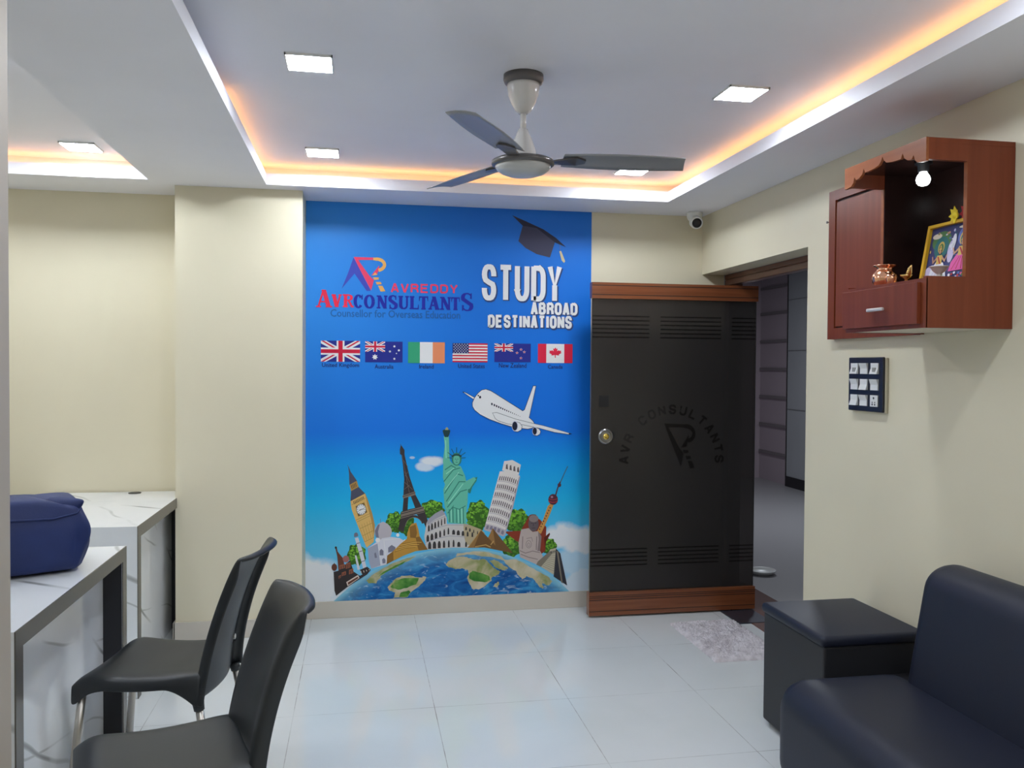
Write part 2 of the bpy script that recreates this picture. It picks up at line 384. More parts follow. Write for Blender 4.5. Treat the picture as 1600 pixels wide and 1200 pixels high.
# centre lines of sans capitals in a unit box (y up)
def _o(r=.42, q=.3): return arc(1 - r, 1 - q, r, q, 0, 90, 5) + arc(r, 1 - q, r, q, 90, 180, 5) + arc(r, q, r, q, 180, 270, 5) + arc(1 - r, q, r, q, 270, 360, 5)
SANS = {
 'A': [[(0, -.08), (.44, 1), (.56, 1), (1, -.08)], [(.2, .27), (.8, .27)]],
 'B': [[(0, -.05), (0, 1.05)], [(0, 1), (.6, 1)] + arc(.6, .77, .32, .23, 90, -90, 6) + [(0, .54)], [(.6, .53)] + arc(.62, .265, .38, .265, 90, -90, 6) + [(0, 0)]],
 'C': [arc(.58, .68, .42, .32, 10, 90, 5) + arc(.42, .68, .42, .32, 90, 180, 5) + arc(.42, .32, .42, .32, 180, 270, 5) + arc(.58, .32, .42, .32, 270, 350, 5)],
 'D': [[(0, -.05), (0, 1.05)], [(0, 1), (.55, 1)] + arc(.55, .7, .45, .3, 90, 0, 6) + arc(.55, .3, .45, .3, 0, -90, 6) + [(0, 0)]],
 'E': [[(1, 1), (0, 1), (0, 0), (1, 0)], [(0, .52), (.88, .52)]],
 'I': [[(.5, -.05), (.5, 1.05)]],
 'L': [[(0, 1.05), (0, 0), (1, 0)]],
 'N': [[(0, -.05), (0, 1.05)], [(0, 1), (1, 0)], [(1, -.05), (1, 1.05)]],
 'O': [('loop', _o())],
 'R': [[(0, -.05), (0, 1.05)], [(0, 1), (.6, 1)] + arc(.6, .75, .38, .25, 90, -90, 6) + [(0, .5)], [(.55, .5), (.82, .42), (.96, .22), (1, -.05)]],
 'S': [[(.98, .70)] + arc(.62, .72, .36, .28, 0, 90, 5) + arc(.38, .76, .36, .24, 90, 230, 6) + [(.5, .50)] + arc(.62, .25, .36, .25, 50, -90, 6) + arc(.38, .28, .36, .28, 270, 180, 5) + [(.02, .32)]],
 'T': [[(-.05, 1), (1.05, 1)], [(.5, 1), (.5, -.05)]],
 'U': [[(0, 1.05), (0, .3)] + arc(.4, .3, .4, .3, 180, 270, 6) + arc(.6, .3, .4, .3, 270, 360, 6) + [(1, 1.05)]],
 'V': [[(0, 1.06), (.44, 0), (.56, 0), (1, 1.06)]],
 'Y': [[(0, 1.06), (.5, .42), (1, 1.06)], [(.5, .46), (.5, -.05)]],
}
def glyph(ch, x, y, w, h, t):
    """capital in a box with lower left corner x, y -> quads"""
    out = []
    for s in SANS[ch]:
        closed = isinstance(s, tuple); p = s[1] if closed else s
        out += ribbon([(x + t / 2 + u * (w - t), y + t / 2 + v * (h - t)) for u, v in p], t, closed)
    return out
def serif(ch, x, y, w, h, T_, t_):
    """heavy slab-serif capital -> quads; T_ thick stroke, t_ thin stroke"""
    q = []; s = t_
    def st(cx, a=0, b=1, k=None):
        k = k or T_; q.append([(x + cx - k / 2, y + a * h), (x + cx + k / 2, y + a * h), (x + cx + k / 2, y + b * h), (x + cx - k / 2, y + b * h)])
    def bar(a, b, yy, k=None):
        k = k or s; q.append([(x + a, y + yy), (x + b, y + yy), (x + b, y + yy + k), (x + a, y + yy + k)])
    def diag(x0, y0, x1, y1, k):
        q.append([(x + x0 - k / 2, y + y0), (x + x0 + k / 2, y + y0), (x + x1 + k / 2, y + y1), (x + x1 - k / 2, y + y1)])
    def curve(p, wd): q.extend(ribbon([(x + a, y + b) for a, b in p], wd))
    if ch == 'A':
        diag(.14 * w, 0, .47 * w, h, s * 1.3); diag(.80 * w, 0, .48 * w, h, T_ * 1.15); bar(.26 * w, .68 * w, .28 * h); bar(0, .32 * w, 0); bar(.60 * w, w, 0)
    elif ch == 'V':
        diag(.52 * w, 0, .20 * w, h, T_ * 1.15); diag(.53 * w, 0, .86 * w, h, s * 1.3); bar(0, .42 * w, h - s); bar(.68 * w, w, h - s)
    elif ch == 'R':
        st(.26 * w); bar(0, .46 * w, 0); bar(0, .55 * w, h - s); bar(.26 * w, .55 * w, .48 * h)
        curve(arc(.54 * w, .745 * h, .28 * w, .255 * h - s / 2, 90, -90, 8), [s] * 2 + [T_ * .6] + [T_ * .8] * 3 + [T_ * .6] + [s] * 2)
        diag(.90 * w, 0, .56 * w, .5 * h, T_ * .72); bar(.82 * w, 1.04 * w, 0)
    elif ch in 'CO':
        a0, a1, n = (38, 322, 18) if ch == 'C' else (0, 360, 24)
        p = arc(.5 * w, .5 * h, .5 * w - T_ * .42, .5 * h - s / 2, a0, a1, n); wd = [s + (T_ - s) * abs(math.cos(math.radians(a0 + (a1 - a0) * i / n))) for i in range(n + 1)]
        curve(p, wd)
        if ch == 'C': q.append([(x + .80 * w, y + .66 * h), (x + .97 * w, y + .62 * h), (x + .97 * w, y + h), (x + .88 * w, y + h)])
    elif ch == 'N':
        st(.2 * w, k=s * 1.3); st(.83 * w, k=s * 1.3); diag(.80 * w, 0, .22 * w, h, T_ * 1.1); bar(0, .36 * w, 0); bar(0, .24 * w, h - s); bar(.68 * w, w, h - s)
    elif ch == 'S':
        p = arc(.5 * w, .74 * h, .36 * w, .24 * h, 20, 200, 8) + arc(.5 * w, .26 * h, .37 * w, .24 * h, 20, -160, 8)
        p = [(a, b) for a, b in p]; wd = [s, s, s, s, s * 1.1, T_ * .8, T_, T_, T_, T_, T_, T_, T_ * .8, s * 1.1, s, s, s, s]
        curve(p, wd); q.append([(x + .74 * w, y + .7 * h), (x + .88 * w, y + .66 * h), (x + .88 * w, y + h), (x + .80 * w, y + h)]); q.append([(x + .08 * w, y), (x + .17 * w, y), (x + .24 * w, y + .3 * h), (x + .08 * w, y + .34 * h)])
    elif ch == 'U':
        st(.22 * w, .3); st(.82 * w, .3, 1, s * 1.3); bar(0, .44 * w, h - s); bar(.66 * w, w, h - s)
        n = 12; curve(arc(.52 * w, .32 * h, .30 * w, .32 * h - s / 2, 180, 360, n), [T_] * 3 + [T_ * .75] * 2 + [s] * 2 + [s * 1.2] * 6)
    elif ch == 'L':
        st(.26 * w); bar(0, .52 * w, h - s); bar(0, w, 0); q.append([(x + .85 * w, y), (x + w, y), (x + w, y + .36 * h), (x + .94 * w, y + .36 * h)])
    elif ch == 'T':
        st(.5 * w); bar(0, w, h - s); bar(.26 * w, .74 * w, 0)
        q.append([(x, y + h), (x, y + .64 * h), (x + .06 * w, y + .64 * h), (x + .16 * w, y + h)]); q.append([(x + w, y + h), (x + w, y + .64 * h), (x + .94 * w, y + .64 * h), (x + .84 * w, y + h)])
    return q
def small_text(s, x0, y0, x1, y1, offset=0.0):
    """a line of text squeezed into a box -> triangles and quads in box coordinates"""
    cu = bpy.data.curves.new('text', 'FONT'); cu.body = s; cu.resolution_u = 2; cu.offset = offset
    ob = bpy.data.objects.new('text', cu); C.objects.link(ob)
    me = bpy.data.meshes.new_from_object(ob.evaluated_get(bpy.context.evaluated_depsgraph_get()))
    vs = [v.co for v in me.vertices]; a, b = min(v.x for v in vs), max(v.x for v in vs); c, d = min(v.y for v in vs), max(v.y for v in vs)
    out = [[(x0 + (me.vertices[i].co.x - a) / (b - a) * (x1 - x0), y0 + (me.vertices[i].co.y - c) / (d - c) * (y1 - y0)) for i in p.vertices] for p in me.polygons]
    bpy.data.objects.remove(ob); bpy.data.curves.remove(cu); bpy.data.meshes.remove(me); return out

# ------------------------------------------------------------------ glass door leaf standing open along the back wall
DX0, DX1, DY0, DY1 = 1.357, 2.415, 4.845, 4.890
dr = thing('glass_door', (DX1 - .05, 4.867, 0), 'dark tinted glass door leaf with wooden top and bottom rails standing open against the back wall beside the blue mural', 'glass door')
r = MB(); r.box((DX0, DY0, 1.908), (DX1, DY1, 2.003)); r.k = 1
for z in (1.928, 1.983): r.box((DX0 + .001, DY0 - .0006, z), (DX1 - .001, DY0 + .002, z + .005))
r.build('top_rail', [DOORW, GROOVE], dr)
r = MB(); r.box((DX0 - .004, DY0 - .004, .012), (DX1, DY1 + .004, .150)); r.k = 1
for z in (.036, .104, .118, .128): r.box((DX0, DY0 - .0046, z), (DX1 - .002, DY0 + .002, z + .004))
r.build('bottom_rail', [DOORW, GROOVE], dr)
MB().box((DX0 + .006, 4.861, .14), (DX1 - .004, 4.873, 1.92)).build('glass_pane', GLASS, dr)
def decal(quads_px, mat_, name, parent, Y, px=True):
    m = MB()
    for q in quads_px:
        m.face([((on_plane(a, b, Y) if px else (a, b))[0], Y, (on_plane(a, b, Y) if px else (a, b))[1]) for a, b in q])
    return m.build(name, mat_, parent)
YD = 4.8600
bands = []
for x0, x1 in ((DX0 + .008, 1.72), (1.79, 2.18), (2.25, DX1 - .008)):
    for i in range(6):
        bands.append([(x0, 1.80 - i * .025), (x1, 1.80 - i * .025), (x1, 1.808 - i * .025), (x0, 1.808 - i * .025)])
    for i in range(5):
        bands.append([(x0, .40 - i * .024), (x1, .40 - i * .024), (x1, .408 - i * .024), (x0, .408 - i * .024)])
lab(decal(bands, VINYL, 'stripe_film', dr, YD, False), 'dark horizontal stripes across the top and bottom of the glass')
DCX, DCZ = on_plane(1050, 718, YD); DR = 81 / FPX * YD * 1.02
dk, fa = [], []
for ch, ang in zip('AVRCONSULTANTS', (180, 167.2, 154.2, 128.5, 115.6, 102.8, 90, 77, 64, 51, 38, 25, 12.5, 0)):
    a = math.radians(ang - 90); t = a
    for q in glyph(ch, -.024, -.03, .048, .06, .013):
        qq = [(DCX + (u * math.cos(t) - (v + DR) * math.sin(t)), DCZ + (u * math.sin(t) + (v + DR) * math.cos(t))) for u, v in q]
        (fa if 100 < ang < 160 else dk).append(qq)
lab(decal(dk, LETTER, 'lettering', dr, YD, False), 'dark arc of letters on the glass')
lab(decal(fa, VINYLF, 'faint_lettering', dr, YD, False), 'barely visible letters of the arc')
def LG(x, y): return (1038 + (x - 330) * .066, 663 + (y - 180) * .089)
logo_poly = {
 'blue': [[(325, 180), (435, 385), (720, 940), (625, 940), (348, 545), (55, 890), (205, 520)]],
 'pink': [[(330, 165), (775, 180), (775, 235), (430, 235), (690, 600), (790, 690), (725, 930), (435, 385)], [(910, 360), (900, 460), (860, 560), (765, 570), (715, 605)]],
 'orange': ribbon(arc(845, 345, 185, 130, -95, 75, 14), 75) + [[(775, 180), (850, 183), (850, 252), (775, 240)], [(815, 515), (870, 570), (755, 590)], [(765, 630), (905, 632), (895, 680), (800, 690)], [(830, 735), (945, 735), (965, 785), (855, 795)], [(885, 820), (985, 825), (1050, 945), (940, 955)]],
}
lab(decal([[LG(*p) for p in q] for k in ('pink', 'orange') for q in logo_poly[k]], LETTER, 'emblem', dr, YD, True), 'dark emblem under the arc of letters')
px_ = on_plane(944, 627, 4.855)
MB().box((px_[0] - .03, 4.8585, px_[1] - .033), (px_[0] + .03, 4.861, px_[1] + .033)).build('square_patch', BLACK, dr)
px_ = on_plane(947, 682, 4.85)
lk = MB().lathe([(.046, 4.861), (.046, 4.852), (.040, 4.846), (.034, 4.846), (.030, 4.851), (.026, 4.851)], (px_[0], 0, px_[1]), 36, 'y').build('lock', mat('grey_steel', (.32, .32, .33), .3, 1), dr); fixn(lk)
cyl = MB().lathe([(.018, 4.852), (.018, 4.846), (.012, 4.842), (.004, 4.841)], (px_[0], 0, px_[1]), 24, 'y'); cyl.build('lock_core', GOLD, lk)
fp = tag(MB().box((2.19, 4.59, 0), (2.40, 4.845, .007)).build('floor_plate', SLATE, bevel=.002), 'dark metal floor spring plate on the floor at the pivot of the glass door', 'floor plate')

# ------------------------------------------------------------------ ceiling fan
FX, FY = .598, 3.10
fan = thing('ceiling_fan', (FX, FY, ZT), 'white three bladed ceiling fan hanging from the middle of the tray ceiling', 'ceiling fan')
MB().lathe([(.074, ZT), (.075, ZT - .018), (.070, ZT - .030), (.062, ZT - .034)], (FX, FY, 0), 40).build('ceiling_rose', FANG, fan, smooth=True)
MB().lathe([(.061, ZT - .030), (.061, ZT - .045), (.056, ZT - .075), (.044, ZT - .105), (.030, ZT - .13), (.017, ZT - .142), (.010, ZT - .143)], (FX, FY, 0), 40).build('canopy_cup', FANW, fan, smooth=True)
MB().lathe([(.0115, ZT - .12), (.0115, 2.36)], (FX, FY, 0), 16).build('rod', FANW, fan, smooth=True)
MB().lathe([(.012, 2.382), (.018, 2.380), (.026, 2.36), (.038, 2.33), (.048, 2.30), (.054, 2.275), (.058, 2.262), (.06, 2.258)], (FX, FY, 0), 40).build('motor_cover', FANW, fan, smooth=True)
hub = MB().lathe([(.055, 2.272), (.105, 2.268), (.116, 2.262), (.117, 2.250), (.108, 2.244), (.100, 2.244)], (FX, FY, 0), 48).build('motor_rim', FANG, fan, smooth=True)
MB().lathe([(.105, 2.246), (.098, 2.232), (.082, 2.220), (.058, 2.211), (.030, 2.207), (.002, 2.206)], (FX, FY, 0), 48).build('motor_dome', FANB if False else mat('light_fan_enamel', (.55, .55, .54), .3), fan, smooth=True)
for ang in (-5, 115, 241):
    a = math.radians(ang); ca, sa = math.cos(a), math.sin(a)
    def W(r, s, z): return (FX + r * ca - s * sa, FY + r * sa + s * ca, z)
    rows_t, rows_b = [], []
    for i in range(13):
        r_ = .15 + .46 * i / 12; hw = .055 + .014 * math.sin(PI * min(1, i / 12)) ; tw = math.radians(-10)
        end = .025 * (i == 12)
        row = []
        for j in range(7):
            s_ = -hw + 2 * hw * j / 6
            row.append(W(r_ + (.022 if i == 12 else 0) * (j / 6 - .3), s_ * math.cos(tw), 2.276 + s_ * math.sin(tw) - .006 * (s_ / hw) ** 2 - .002 * i / 12))
        rows_t.append(row)
    b = MB().grid(rows_t).build('blade', FANB, fan, smooth=True, solid=.003)
    br = MB(); br.grid([[W(.10, -.02, 2.262), W(.10, .02, 2.262)], [W(.15, -.026, 2.268), W(.15, .026, 2.262)], [W(.20, -.034, 2.274), W(.20, .034, 2.263)], [W(.235, -.012, 2.270), W(.235, .012, 2.266)]])
    br.build('blade_bracket', FANG, b, solid=.006)

# ------------------------------------------------------------------ security camera
cc = thing('security_camera', (2.045, 4.97, ZC), 'small white turret security camera on the ceiling in the corner above the glass door', 'security camera')
MB().lathe([(.050, ZC), (.050, ZC - .012), (.046, ZC - .03), (.038, ZC - .045)], (2.045, 4.97, 0), 32).build('base', WHITE, cc, smooth=True)
hd = MB().lathe([(.002, .05), (.02, .046), (.034, .03), (.040, .005), (.040, -.02), (.036, -.045), (.033, -.047), (.029, -.043)], (0, 0, 0), 32, 'y').build('head', WHITE, cc, local=True, smooth=True)
hd.location = (-.003, -.03, -.062); hd.rotation_euler = (math.radians(18), 0, math.radians(-14))
MB().lathe([(.029, -.0435), (.015, -.0455), (.002, -.046)], (0, 0, 0), 28, 'y').build('lens', BLACK, hd, local=True, smooth=True)

# ------------------------------------------------------------------ wall cabinet (shrine) on the right wall
cx0, cx1, cy0, cy1, cz0, cz1 = 1.827, XR - .001, 2.482, 2.950, 1.636, 2.258
sh = thing('shrine_cabinet', (XR, 2.72, cz0), 'red brown wooden shrine cabinet with open sides and scalloped pelmet on the right wall', 'cabinet')
th = .018; zf = 1.800
MB().box((cx0, cy0, cz1 - th), (cx1, cy1, cz1)).build('top_panel', CAB, sh, bevel=.001)
MB().box((cx0 + .004, cy0 + th, cz0 + .002), (cx1, cy1 - th, cz0 + th)).build('bottom_panel', mat('cream_laminate', (.66, .60, .48), .5), sh)
MB().box((cx0 + .004, cy0 + th, zf - th), (cx1, cy1 - th, zf)).build('shelf', CAB, sh)
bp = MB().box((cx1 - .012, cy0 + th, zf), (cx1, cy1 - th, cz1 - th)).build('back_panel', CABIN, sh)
def side(y0, y1, nm):
    m = MB(); m.box((cx0, y0, cz0), (cx1, y1, zf + .006)); m.box((cx0, y0, 2.186), (cx1, y1, cz1 - th)); m.box((1.972, y0, zf + .006), (cx1, y1, 2.186)); m.k = 1
    m.box((1.9705, y0 + .001, zf + .006), (1.973, y1 - .001, 2.186))
    return m.build(nm, [CAB, CABV], sh)
side(cy0, cy0 + th, 'side_panel'); side(cy1 - th, cy1, 'side_panel')
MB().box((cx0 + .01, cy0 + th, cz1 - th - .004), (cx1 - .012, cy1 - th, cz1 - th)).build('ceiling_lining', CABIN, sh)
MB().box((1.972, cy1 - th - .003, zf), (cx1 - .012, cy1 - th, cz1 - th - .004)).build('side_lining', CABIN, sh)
# pelmet: scalloped board across the front
prof = [(cy1, cz1), (cy1, 2.180)]
sc_ = [(.04, 2.180), (.09, 2.184), (.12, 2.194), (.135, 2.214), (.155, 2.201), (.20, 2.203), (.24, 2.214), (.26, 2.233), (.28, 2.216), (.33, 2.217), (.40, 2.219), (.455, 2.224), (.485, 2.236), (.50, 2.250), (.515, 2.236), (.545, 2.224), (.60, 2.219), (.67, 2.217), (.72, 2.216), (.74, 2.233), (.76, 2.214), (.80, 2.203), (.845, 2.201), (.865, 2.214), (.88, 2.194), (.91, 2.184), (.96, 2.180)]
for u, z in sc_: prof.append((cy1 - u * (cy1 - cy0), z))
prof += [(cy0, 2.180), (cy0, cz1)]
fixn(MB().prism(prof, 0, cx0 - .010, cx0).build('pelmet', CABV, sh))
dw = MB().box((cx0 - .014, 2.510, 1.650), (cx0 - .001, cy1 - .004, 1.788)).build('drawer', CAB, sh, bevel=.001)
MB().box((cx0 - .001, cy0, cz0), (cx0 + .004, cy1, zf)).build('drawer_surround', CAB, sh)
hn = MB(); hn.box((cx0 - .036, 2.672, 1.703), (cx0 - .024, 2.762, 1.715)); hn.box((cx0 - .026, 2.685, 1.705), (cx0 - .014, 2.697, 1.713)); hn.box((cx0 - .026, 2.737, 1.705), (cx0 - .014, 2.749, 1.713))
hn.build('handle', CHROME, dw, bevel=.003)
wg = MB(); y1 = 3.560; z0, z1 = 1.633, 2.305
wg.box((XR - .022, cy1, z0), (XR - .001, y1, z1)); wg.box((XR - .034, y1 - .052, z0), (XR - .022, y1, z1)); wg.box((XR - .034, cy1 - .05, z0), (XR - .022, y1 - .05, z0 + .05)); wg.box((XR - .034, cy1, z1 - .045), (XR - .022, y1 - .05, z1)); wg.k = 1
wg.box((XR - .0225, cy1, z0 + .048), (XR - .0215, y1 - .05, z1 - .045))
w_ = wg.build('wall_board', [CAB, GROOVE], sh)
MB().box((XR - .032, cy1 + .01, z0 + .056), (XR - .0215, y1 - .060, z1 - .056)).build('board_door', CAB, w_, bevel=.001)

lb = thing('light_bulb', (1.967, 2.70, cz1 - .022), 'lit white round bulb hanging from the ceiling of the shrine cabinet', 'light bulb')
MB().lathe([(.03, cz1 - .0225), (.03, cz1 - .032), (.020, cz1 - .036), (.018, cz1 - .058), (.013, cz1 - .060)], (1.967, 2.70, 0), 24).build('holder', BLACK, lb, smooth=True)
MB().lathe([(.011, 2.200), (.013, 2.195), (.019, 2.187), (.023, 2.177), (.0235, 2.170), (.021, 2.160), (.015, 2.153), (.007, 2.150), (.001, 2.1495)], (1.967, 2.70, 0), 28).build('bulb_glass', BULB, lb, smooth=True)

pot = thing('copper_pot', (1.935, 2.865, zf), 'shiny round copper pot with flared rim at the far left end of the shrine shelf', 'pot')
MB().lathe([(.028, zf), (.034, zf + .004), (.044, zf + .022), (.047, zf + .036), (.044, zf + .052), (.034, zf + .064), (.028, zf + .070), (.030, zf + .078), (.043, zf + .084), (.043, zf + .087), (.028, zf + .082), (.026, zf + .066)], (1.935, 2.865, 0), 36).build('body', COPPER, pot, smooth=True)
d = thing('brass_lamp', (1.955, 2.770, zf), 'small brass bird shaped oil lamp between the copper pot and the framed picture', 'oil lamp')
MB().lathe([(.018, zf), (.016, zf + .006), (.006, zf + .012), (.005, zf + .026), (.016, zf + .034), (.022, zf + .042), (.020, zf + .042), (.012, zf + .036)], (1.955, 2.770, 0), 24).build('dish', BRASS, d, smooth=True)
MB().tube([(1.955, 2.770 - .006, zf + .036), (1.955, 2.752, zf + .05), (1.955, 2.746, zf + .066), (1.955, 2.738, zf + .074)], [.010, .010, .006, .002], 12).build('bird', BRASS, d, smooth=True)
d2 = thing('copper_cup', (1.925, 2.812, zf), 'tiny copper cup leaning beside the copper pot on the shrine shelf', 'cup')
MB().lathe([(.012, zf), (.017, zf + .008), (.019, zf + .03), (.022, zf + .045), (.020, zf + .045), (.016, zf + .012)], (1.925, 2.812, 0), 24).build('body', COPPER, d2, smooth=True)
MB().tube([(1.925, 2.834, zf + .038), (1.925, 2.846, zf + .03), (1.925, 2.842, zf + .016), (1.925, 2.832, zf + .012)], .003, 8).build('handle', COPPER, d2, smooth=True)
d3 = thing('silver_dish', (1.925, 2.553, zf), 'silver footed oil dish standing in front of the framed picture', 'oil lamp')
MB().lathe([(r_ * .72, zf + h_ * .82) for r_, h_ in ((.022, 0), (.020, .004), (.011, .012), (.010, .024), (.014, .028), (.030, .040), (.036, .052), (.044, .055), (.044, .057), (.034, .055), (.026, .044), (.010, .036))], (1.925, 2.553, 0), 36).build('body', SILVER, d3, smooth=True)

# framed devotional print leaning on the cabinet's back
PF = thing('framed_picture', (2.03, 2.66, zf), 'yellow framed colourful devotional print of two seated figures leaning inside the shrine cabinet', 'framed picture')
def FP(u, v, o=0):                          # u 0..1 along the frame (far to near), v 0..1 upwards, o outwards
    lean = .20; return (2.035 + v * .225 * lean * .9 - o, 2.796 - u * .275, zf + .001 + v * .222 + o * .18)
def fquad(m, a, b, o): m.face([FP(a[0], a[1], o), FP(b[0], a[1], o), FP(b[0], b[1], o), FP(a[0], b[1], o)])
m = MB()
for a, b in (((0, 0), (.045, 1)), ((.955, 0), (1, 1)), ((.045, 0), (.955, .05)), ((.045, .95), (.955, 1))):
    pts = [(a[0], a[1]), (b[0], a[1]), (b[0], b[1]), (a[0], b[1])]
    i = len(m.v); m.v += [FP(u, v, 0) for u, v in pts] + [FP(u, v, .014) for u, v in pts]
    for q in ((3, 2, 1, 0), (4, 5, 6, 7), (0, 1, 5, 4), (1, 2, 6, 5), (2, 3, 7, 6), (3, 0, 4, 7)): m.f.append([i + j for j in q]); m.mi.append(0)
fixn(m.build('frame', YELLOW, PF))
cols = {'navy': (.03, .04, .16), 'teal': (.02, .16, .17), 'cream': (.75, .68, .55), 'skin': (.55, .30, .18), 'white': (.75, .76, .85), 'pink': (.72, .09, .36), 'gold': (.65, .45, .10), 'red': (.45, .02, .03), 'blue': (.10, .16, .50), 'yellow': (.8, .55, .04), 'lilac': (.55, .50, .72), 'green': (.08, .20, .06), 'hair': (.02, .015, .015)}
pal = list(cols); pm = [mat('print_' + k, cols[k], .3) for k in pal]
p = MB()
def pq(c, poly, o): p.k = pal.index(c); p.face([FP(.045 + .91 * u, .05 + .90 * v, o) for u, v in poly])
def pe(c, cx, cy, rx, ry, o, a0=0, a1=360): pq(c, arc(cx, cy, rx, ry, a0, a1, 18)[:-1] if a1 - a0 == 360 else arc(cx, cy, rx, ry, a0, a1, 14), o)
pq('navy', [(0, 0), (1, 0), (1, 1), (0, 1)], .002)
pe('lilac', .16, .10, .24, .22, .0026); pe('green', .25, .74, .2, .18, .0026); pe('cream', .14, .84, .10, .05, .003); pe('lilac', .48, .52, .07, .2, .003); pe('white', .52, .70, .04, .13, .0033); pe('white', .49, .62, .06, .04, .0033); pe('white', .97, .72, .05, .12, .0033); pe('cream', .75, .93, .18, .03, .003)
pe('teal', .27, .62, .15, .2, .0034); pe('blue', .72, .76, .13, .17, .0034)
for (fx, fy, robe, hem, s) in ((.27, .56, 'white', 'lilac', .9), (.71, .66, 'pink', 'red', 1.05)):
    pe('gold', fx, fy + .06, .075 * s, .12 * s, .0038); pe('green' if robe == 'white' else 'teal', fx, fy + .05, .055 * s, .09 * s, .0039)
    pq(robe, [(fx - .2 * s, fy - .50), (fx + .22 * s, fy - .50), (fx + .19 * s, fy - .38), (fx + .10 * s, fy - .22), (fx - .07 * s, fy - .20), (fx - .17 * s, fy - .34)], .0042)
    for q_ in range(4): pq(hem, [(fx - .15 * s + .09 * q_ * s, fy - .48), (fx - .135 * s + .09 * q_ * s, fy - .48), (fx - .02 * s + .03 * q_ * s, fy - .26), (fx - .03 * s + .03 * q_ * s, fy - .26)], .0044)
    pq('gold', [(fx - .06 * s, fy - .08), (fx + .06 * s, fy - .08), (fx + .07 * s, fy - .24), (fx - .06 * s, fy - .24)], .0046); pq('red', [(fx - .05 * s, fy - .10), (fx - .02 * s, fy - .10), (fx + .05 * s, fy - .24), (fx + .02 * s, fy - .24)], .0048)
    for sg in (-1, 1): pq('skin', [(fx + sg * .055 * s, fy - .09), (fx + sg * .13 * s, fy - .17), (fx + sg * .16 * s, fy - .08), (fx + sg * .18 * s, fy - .09), (fx + sg * .14 * s, fy - .22), (fx + sg * .05 * s, fy - .14)], .0046)
    pe('hair', fx, fy - .02, .036 * s, .055 * s, .0046); pe('skin', fx, fy - .02, .024 * s, .042 * s, .005)
    pq('gold', [(fx - .034 * s, fy + .015), (fx + .034 * s, fy + .015), (fx + .018 * s, fy + .07), (fx, fy + .11), (fx - .018 * s, fy + .07)], .0052); pe('red', fx, fy + .055, .010 * s, .014 * s, .0056)
random.seed(5)
for i in range(36):
    c = random.choice(['red', 'yellow', 'pink', 'white', 'blue', 'green', 'cream', 'lilac']); pe(c, random.uniform(.03, .97), random.uniform(.02, .13), .022, .022, .0050 + i * .00002)
for i in range(40):
    c = random.choice(['white', 'blue', 'lilac', 'gold', 'teal', 'skin']); pe(c, random.uniform(.03, .97), random.uniform(.2, .9), random.uniform(.008, .03), random.uniform(.008, .03), .0031 + i * .000005)
pq('yellow', [(.93, .08), (1, .08), (1, .4), (.93, .4)], .0055)
lab(p.build('print', pm, PF), 'colourful print with two seated figures in white and pink')
def flower(u, matl, label, s):
    c = Vector(FP(u, 1.0, .007)) + Vector((0, 0, .018)); m = MB()
    for i in range(7):
        a = i * 2 * PI / 7; d = Vector((.2 * math.cos(a), math.cos(a), math.sin(a))).normalized(); sdir = Vector((1, 0, 0)).cross(d).normalized()
        m.face([c, c + d * s * .5 + sdir * s * .32 - Vector((.006, 0, 0)), c + d * s - Vector((.012, 0, 0)), c + d * s * .5 - sdir * s * .32 - Vector((.006, 0, 0))])
    m.lathe([(.001, -.012), (.010, -.008), (.012, 0), (.006, .006)], tuple(c), 12, 'x')
    tag(m.build('flower', matl, solid=.002, loc=tuple(c)), label, 'flower', 'flowers on the framed picture')
flower(.50, PETAL, 'yellow flower head resting on the top edge of the framed picture', .032)
flower(.70, RED, 'dark red flower head resting on the top edge of the framed picture', .034)

# ------------------------------------------------------------------ switchboard
sb = thing('switchboard', (XR, 3.274, 1.434), 'black switch plate with white switches on the right wall below the shrine cabinet', 'switchboard')
MB().box((XR - .014, 3.146, 1.316), (XR - .001, 3.396, 1.546)).build('back_box', mat('cream_plastic', (.6, .55, .42), .5), sb, bevel=.003)
MB().box((XR - .024, 3.150, 1.318), (XR - .014, 3.400, 1.549)).build('plate', mat('black_switch_plate', (.012, .013, .022), .3), sb, bevel=.004)
for i in range(3):
    for j in range(3):
        y = 3.351 - j * .069 - .007 * (j == 2); z = 1.512 - i * .068 - .011
        if (i, j) == (2, 2):
            s_ = MB().box((XR - .029, y - .026, z - .024), (XR - .024, y + .026, z + .024)).build('socket', WHITE, sb, bevel=.001); h = MB()
            for dy, dz, rr in ((0, .012, .005), (-.009, -.006, .003), (.009, -.006, .003), (-.009, -.015, .004), (.009, -.015, .004)): h.lathe([(rr, XR - .0296), (rr, XR - .028)], (0, y + dy, z + dz), 12, 'x')
            h.build('socket_hole', BLACK, s_)
        else:
            tilt = .006 if (i + j) % 2 == 0 else -.006
            m = MB(); m.prism([(XR - .024, z - .023), (XR - .032 - tilt * .6, z - .023), (XR - .028, z), (XR - .032 + tilt * .6, z + .023), (XR - .024, z + .023)], 1, y - .026, y + .026)
            s_ = fixn(m.build('switch', WHITE, sb))
            if (i, j) in ((0, 0), (0, 2)):
                MB().box((XR - .0332, y - .012, z - .014), (XR - .028, y + .008, z + .004)).build('symbol', mat('grey_print', (.35, .35, .33), .5), s_)

tag(MB().lathe([(.001, XR - .010), (.006, XR - .009), (.006, XR - .006), (.003, XR - .005), (.003, XR)], (0, 3.62, 2.18), 12, 'x').build('nail', FANG, loc=(XR, 3.62, 2.18)), 'tiny grey nail in the right wall left of the shrine cabinet', 'nail')
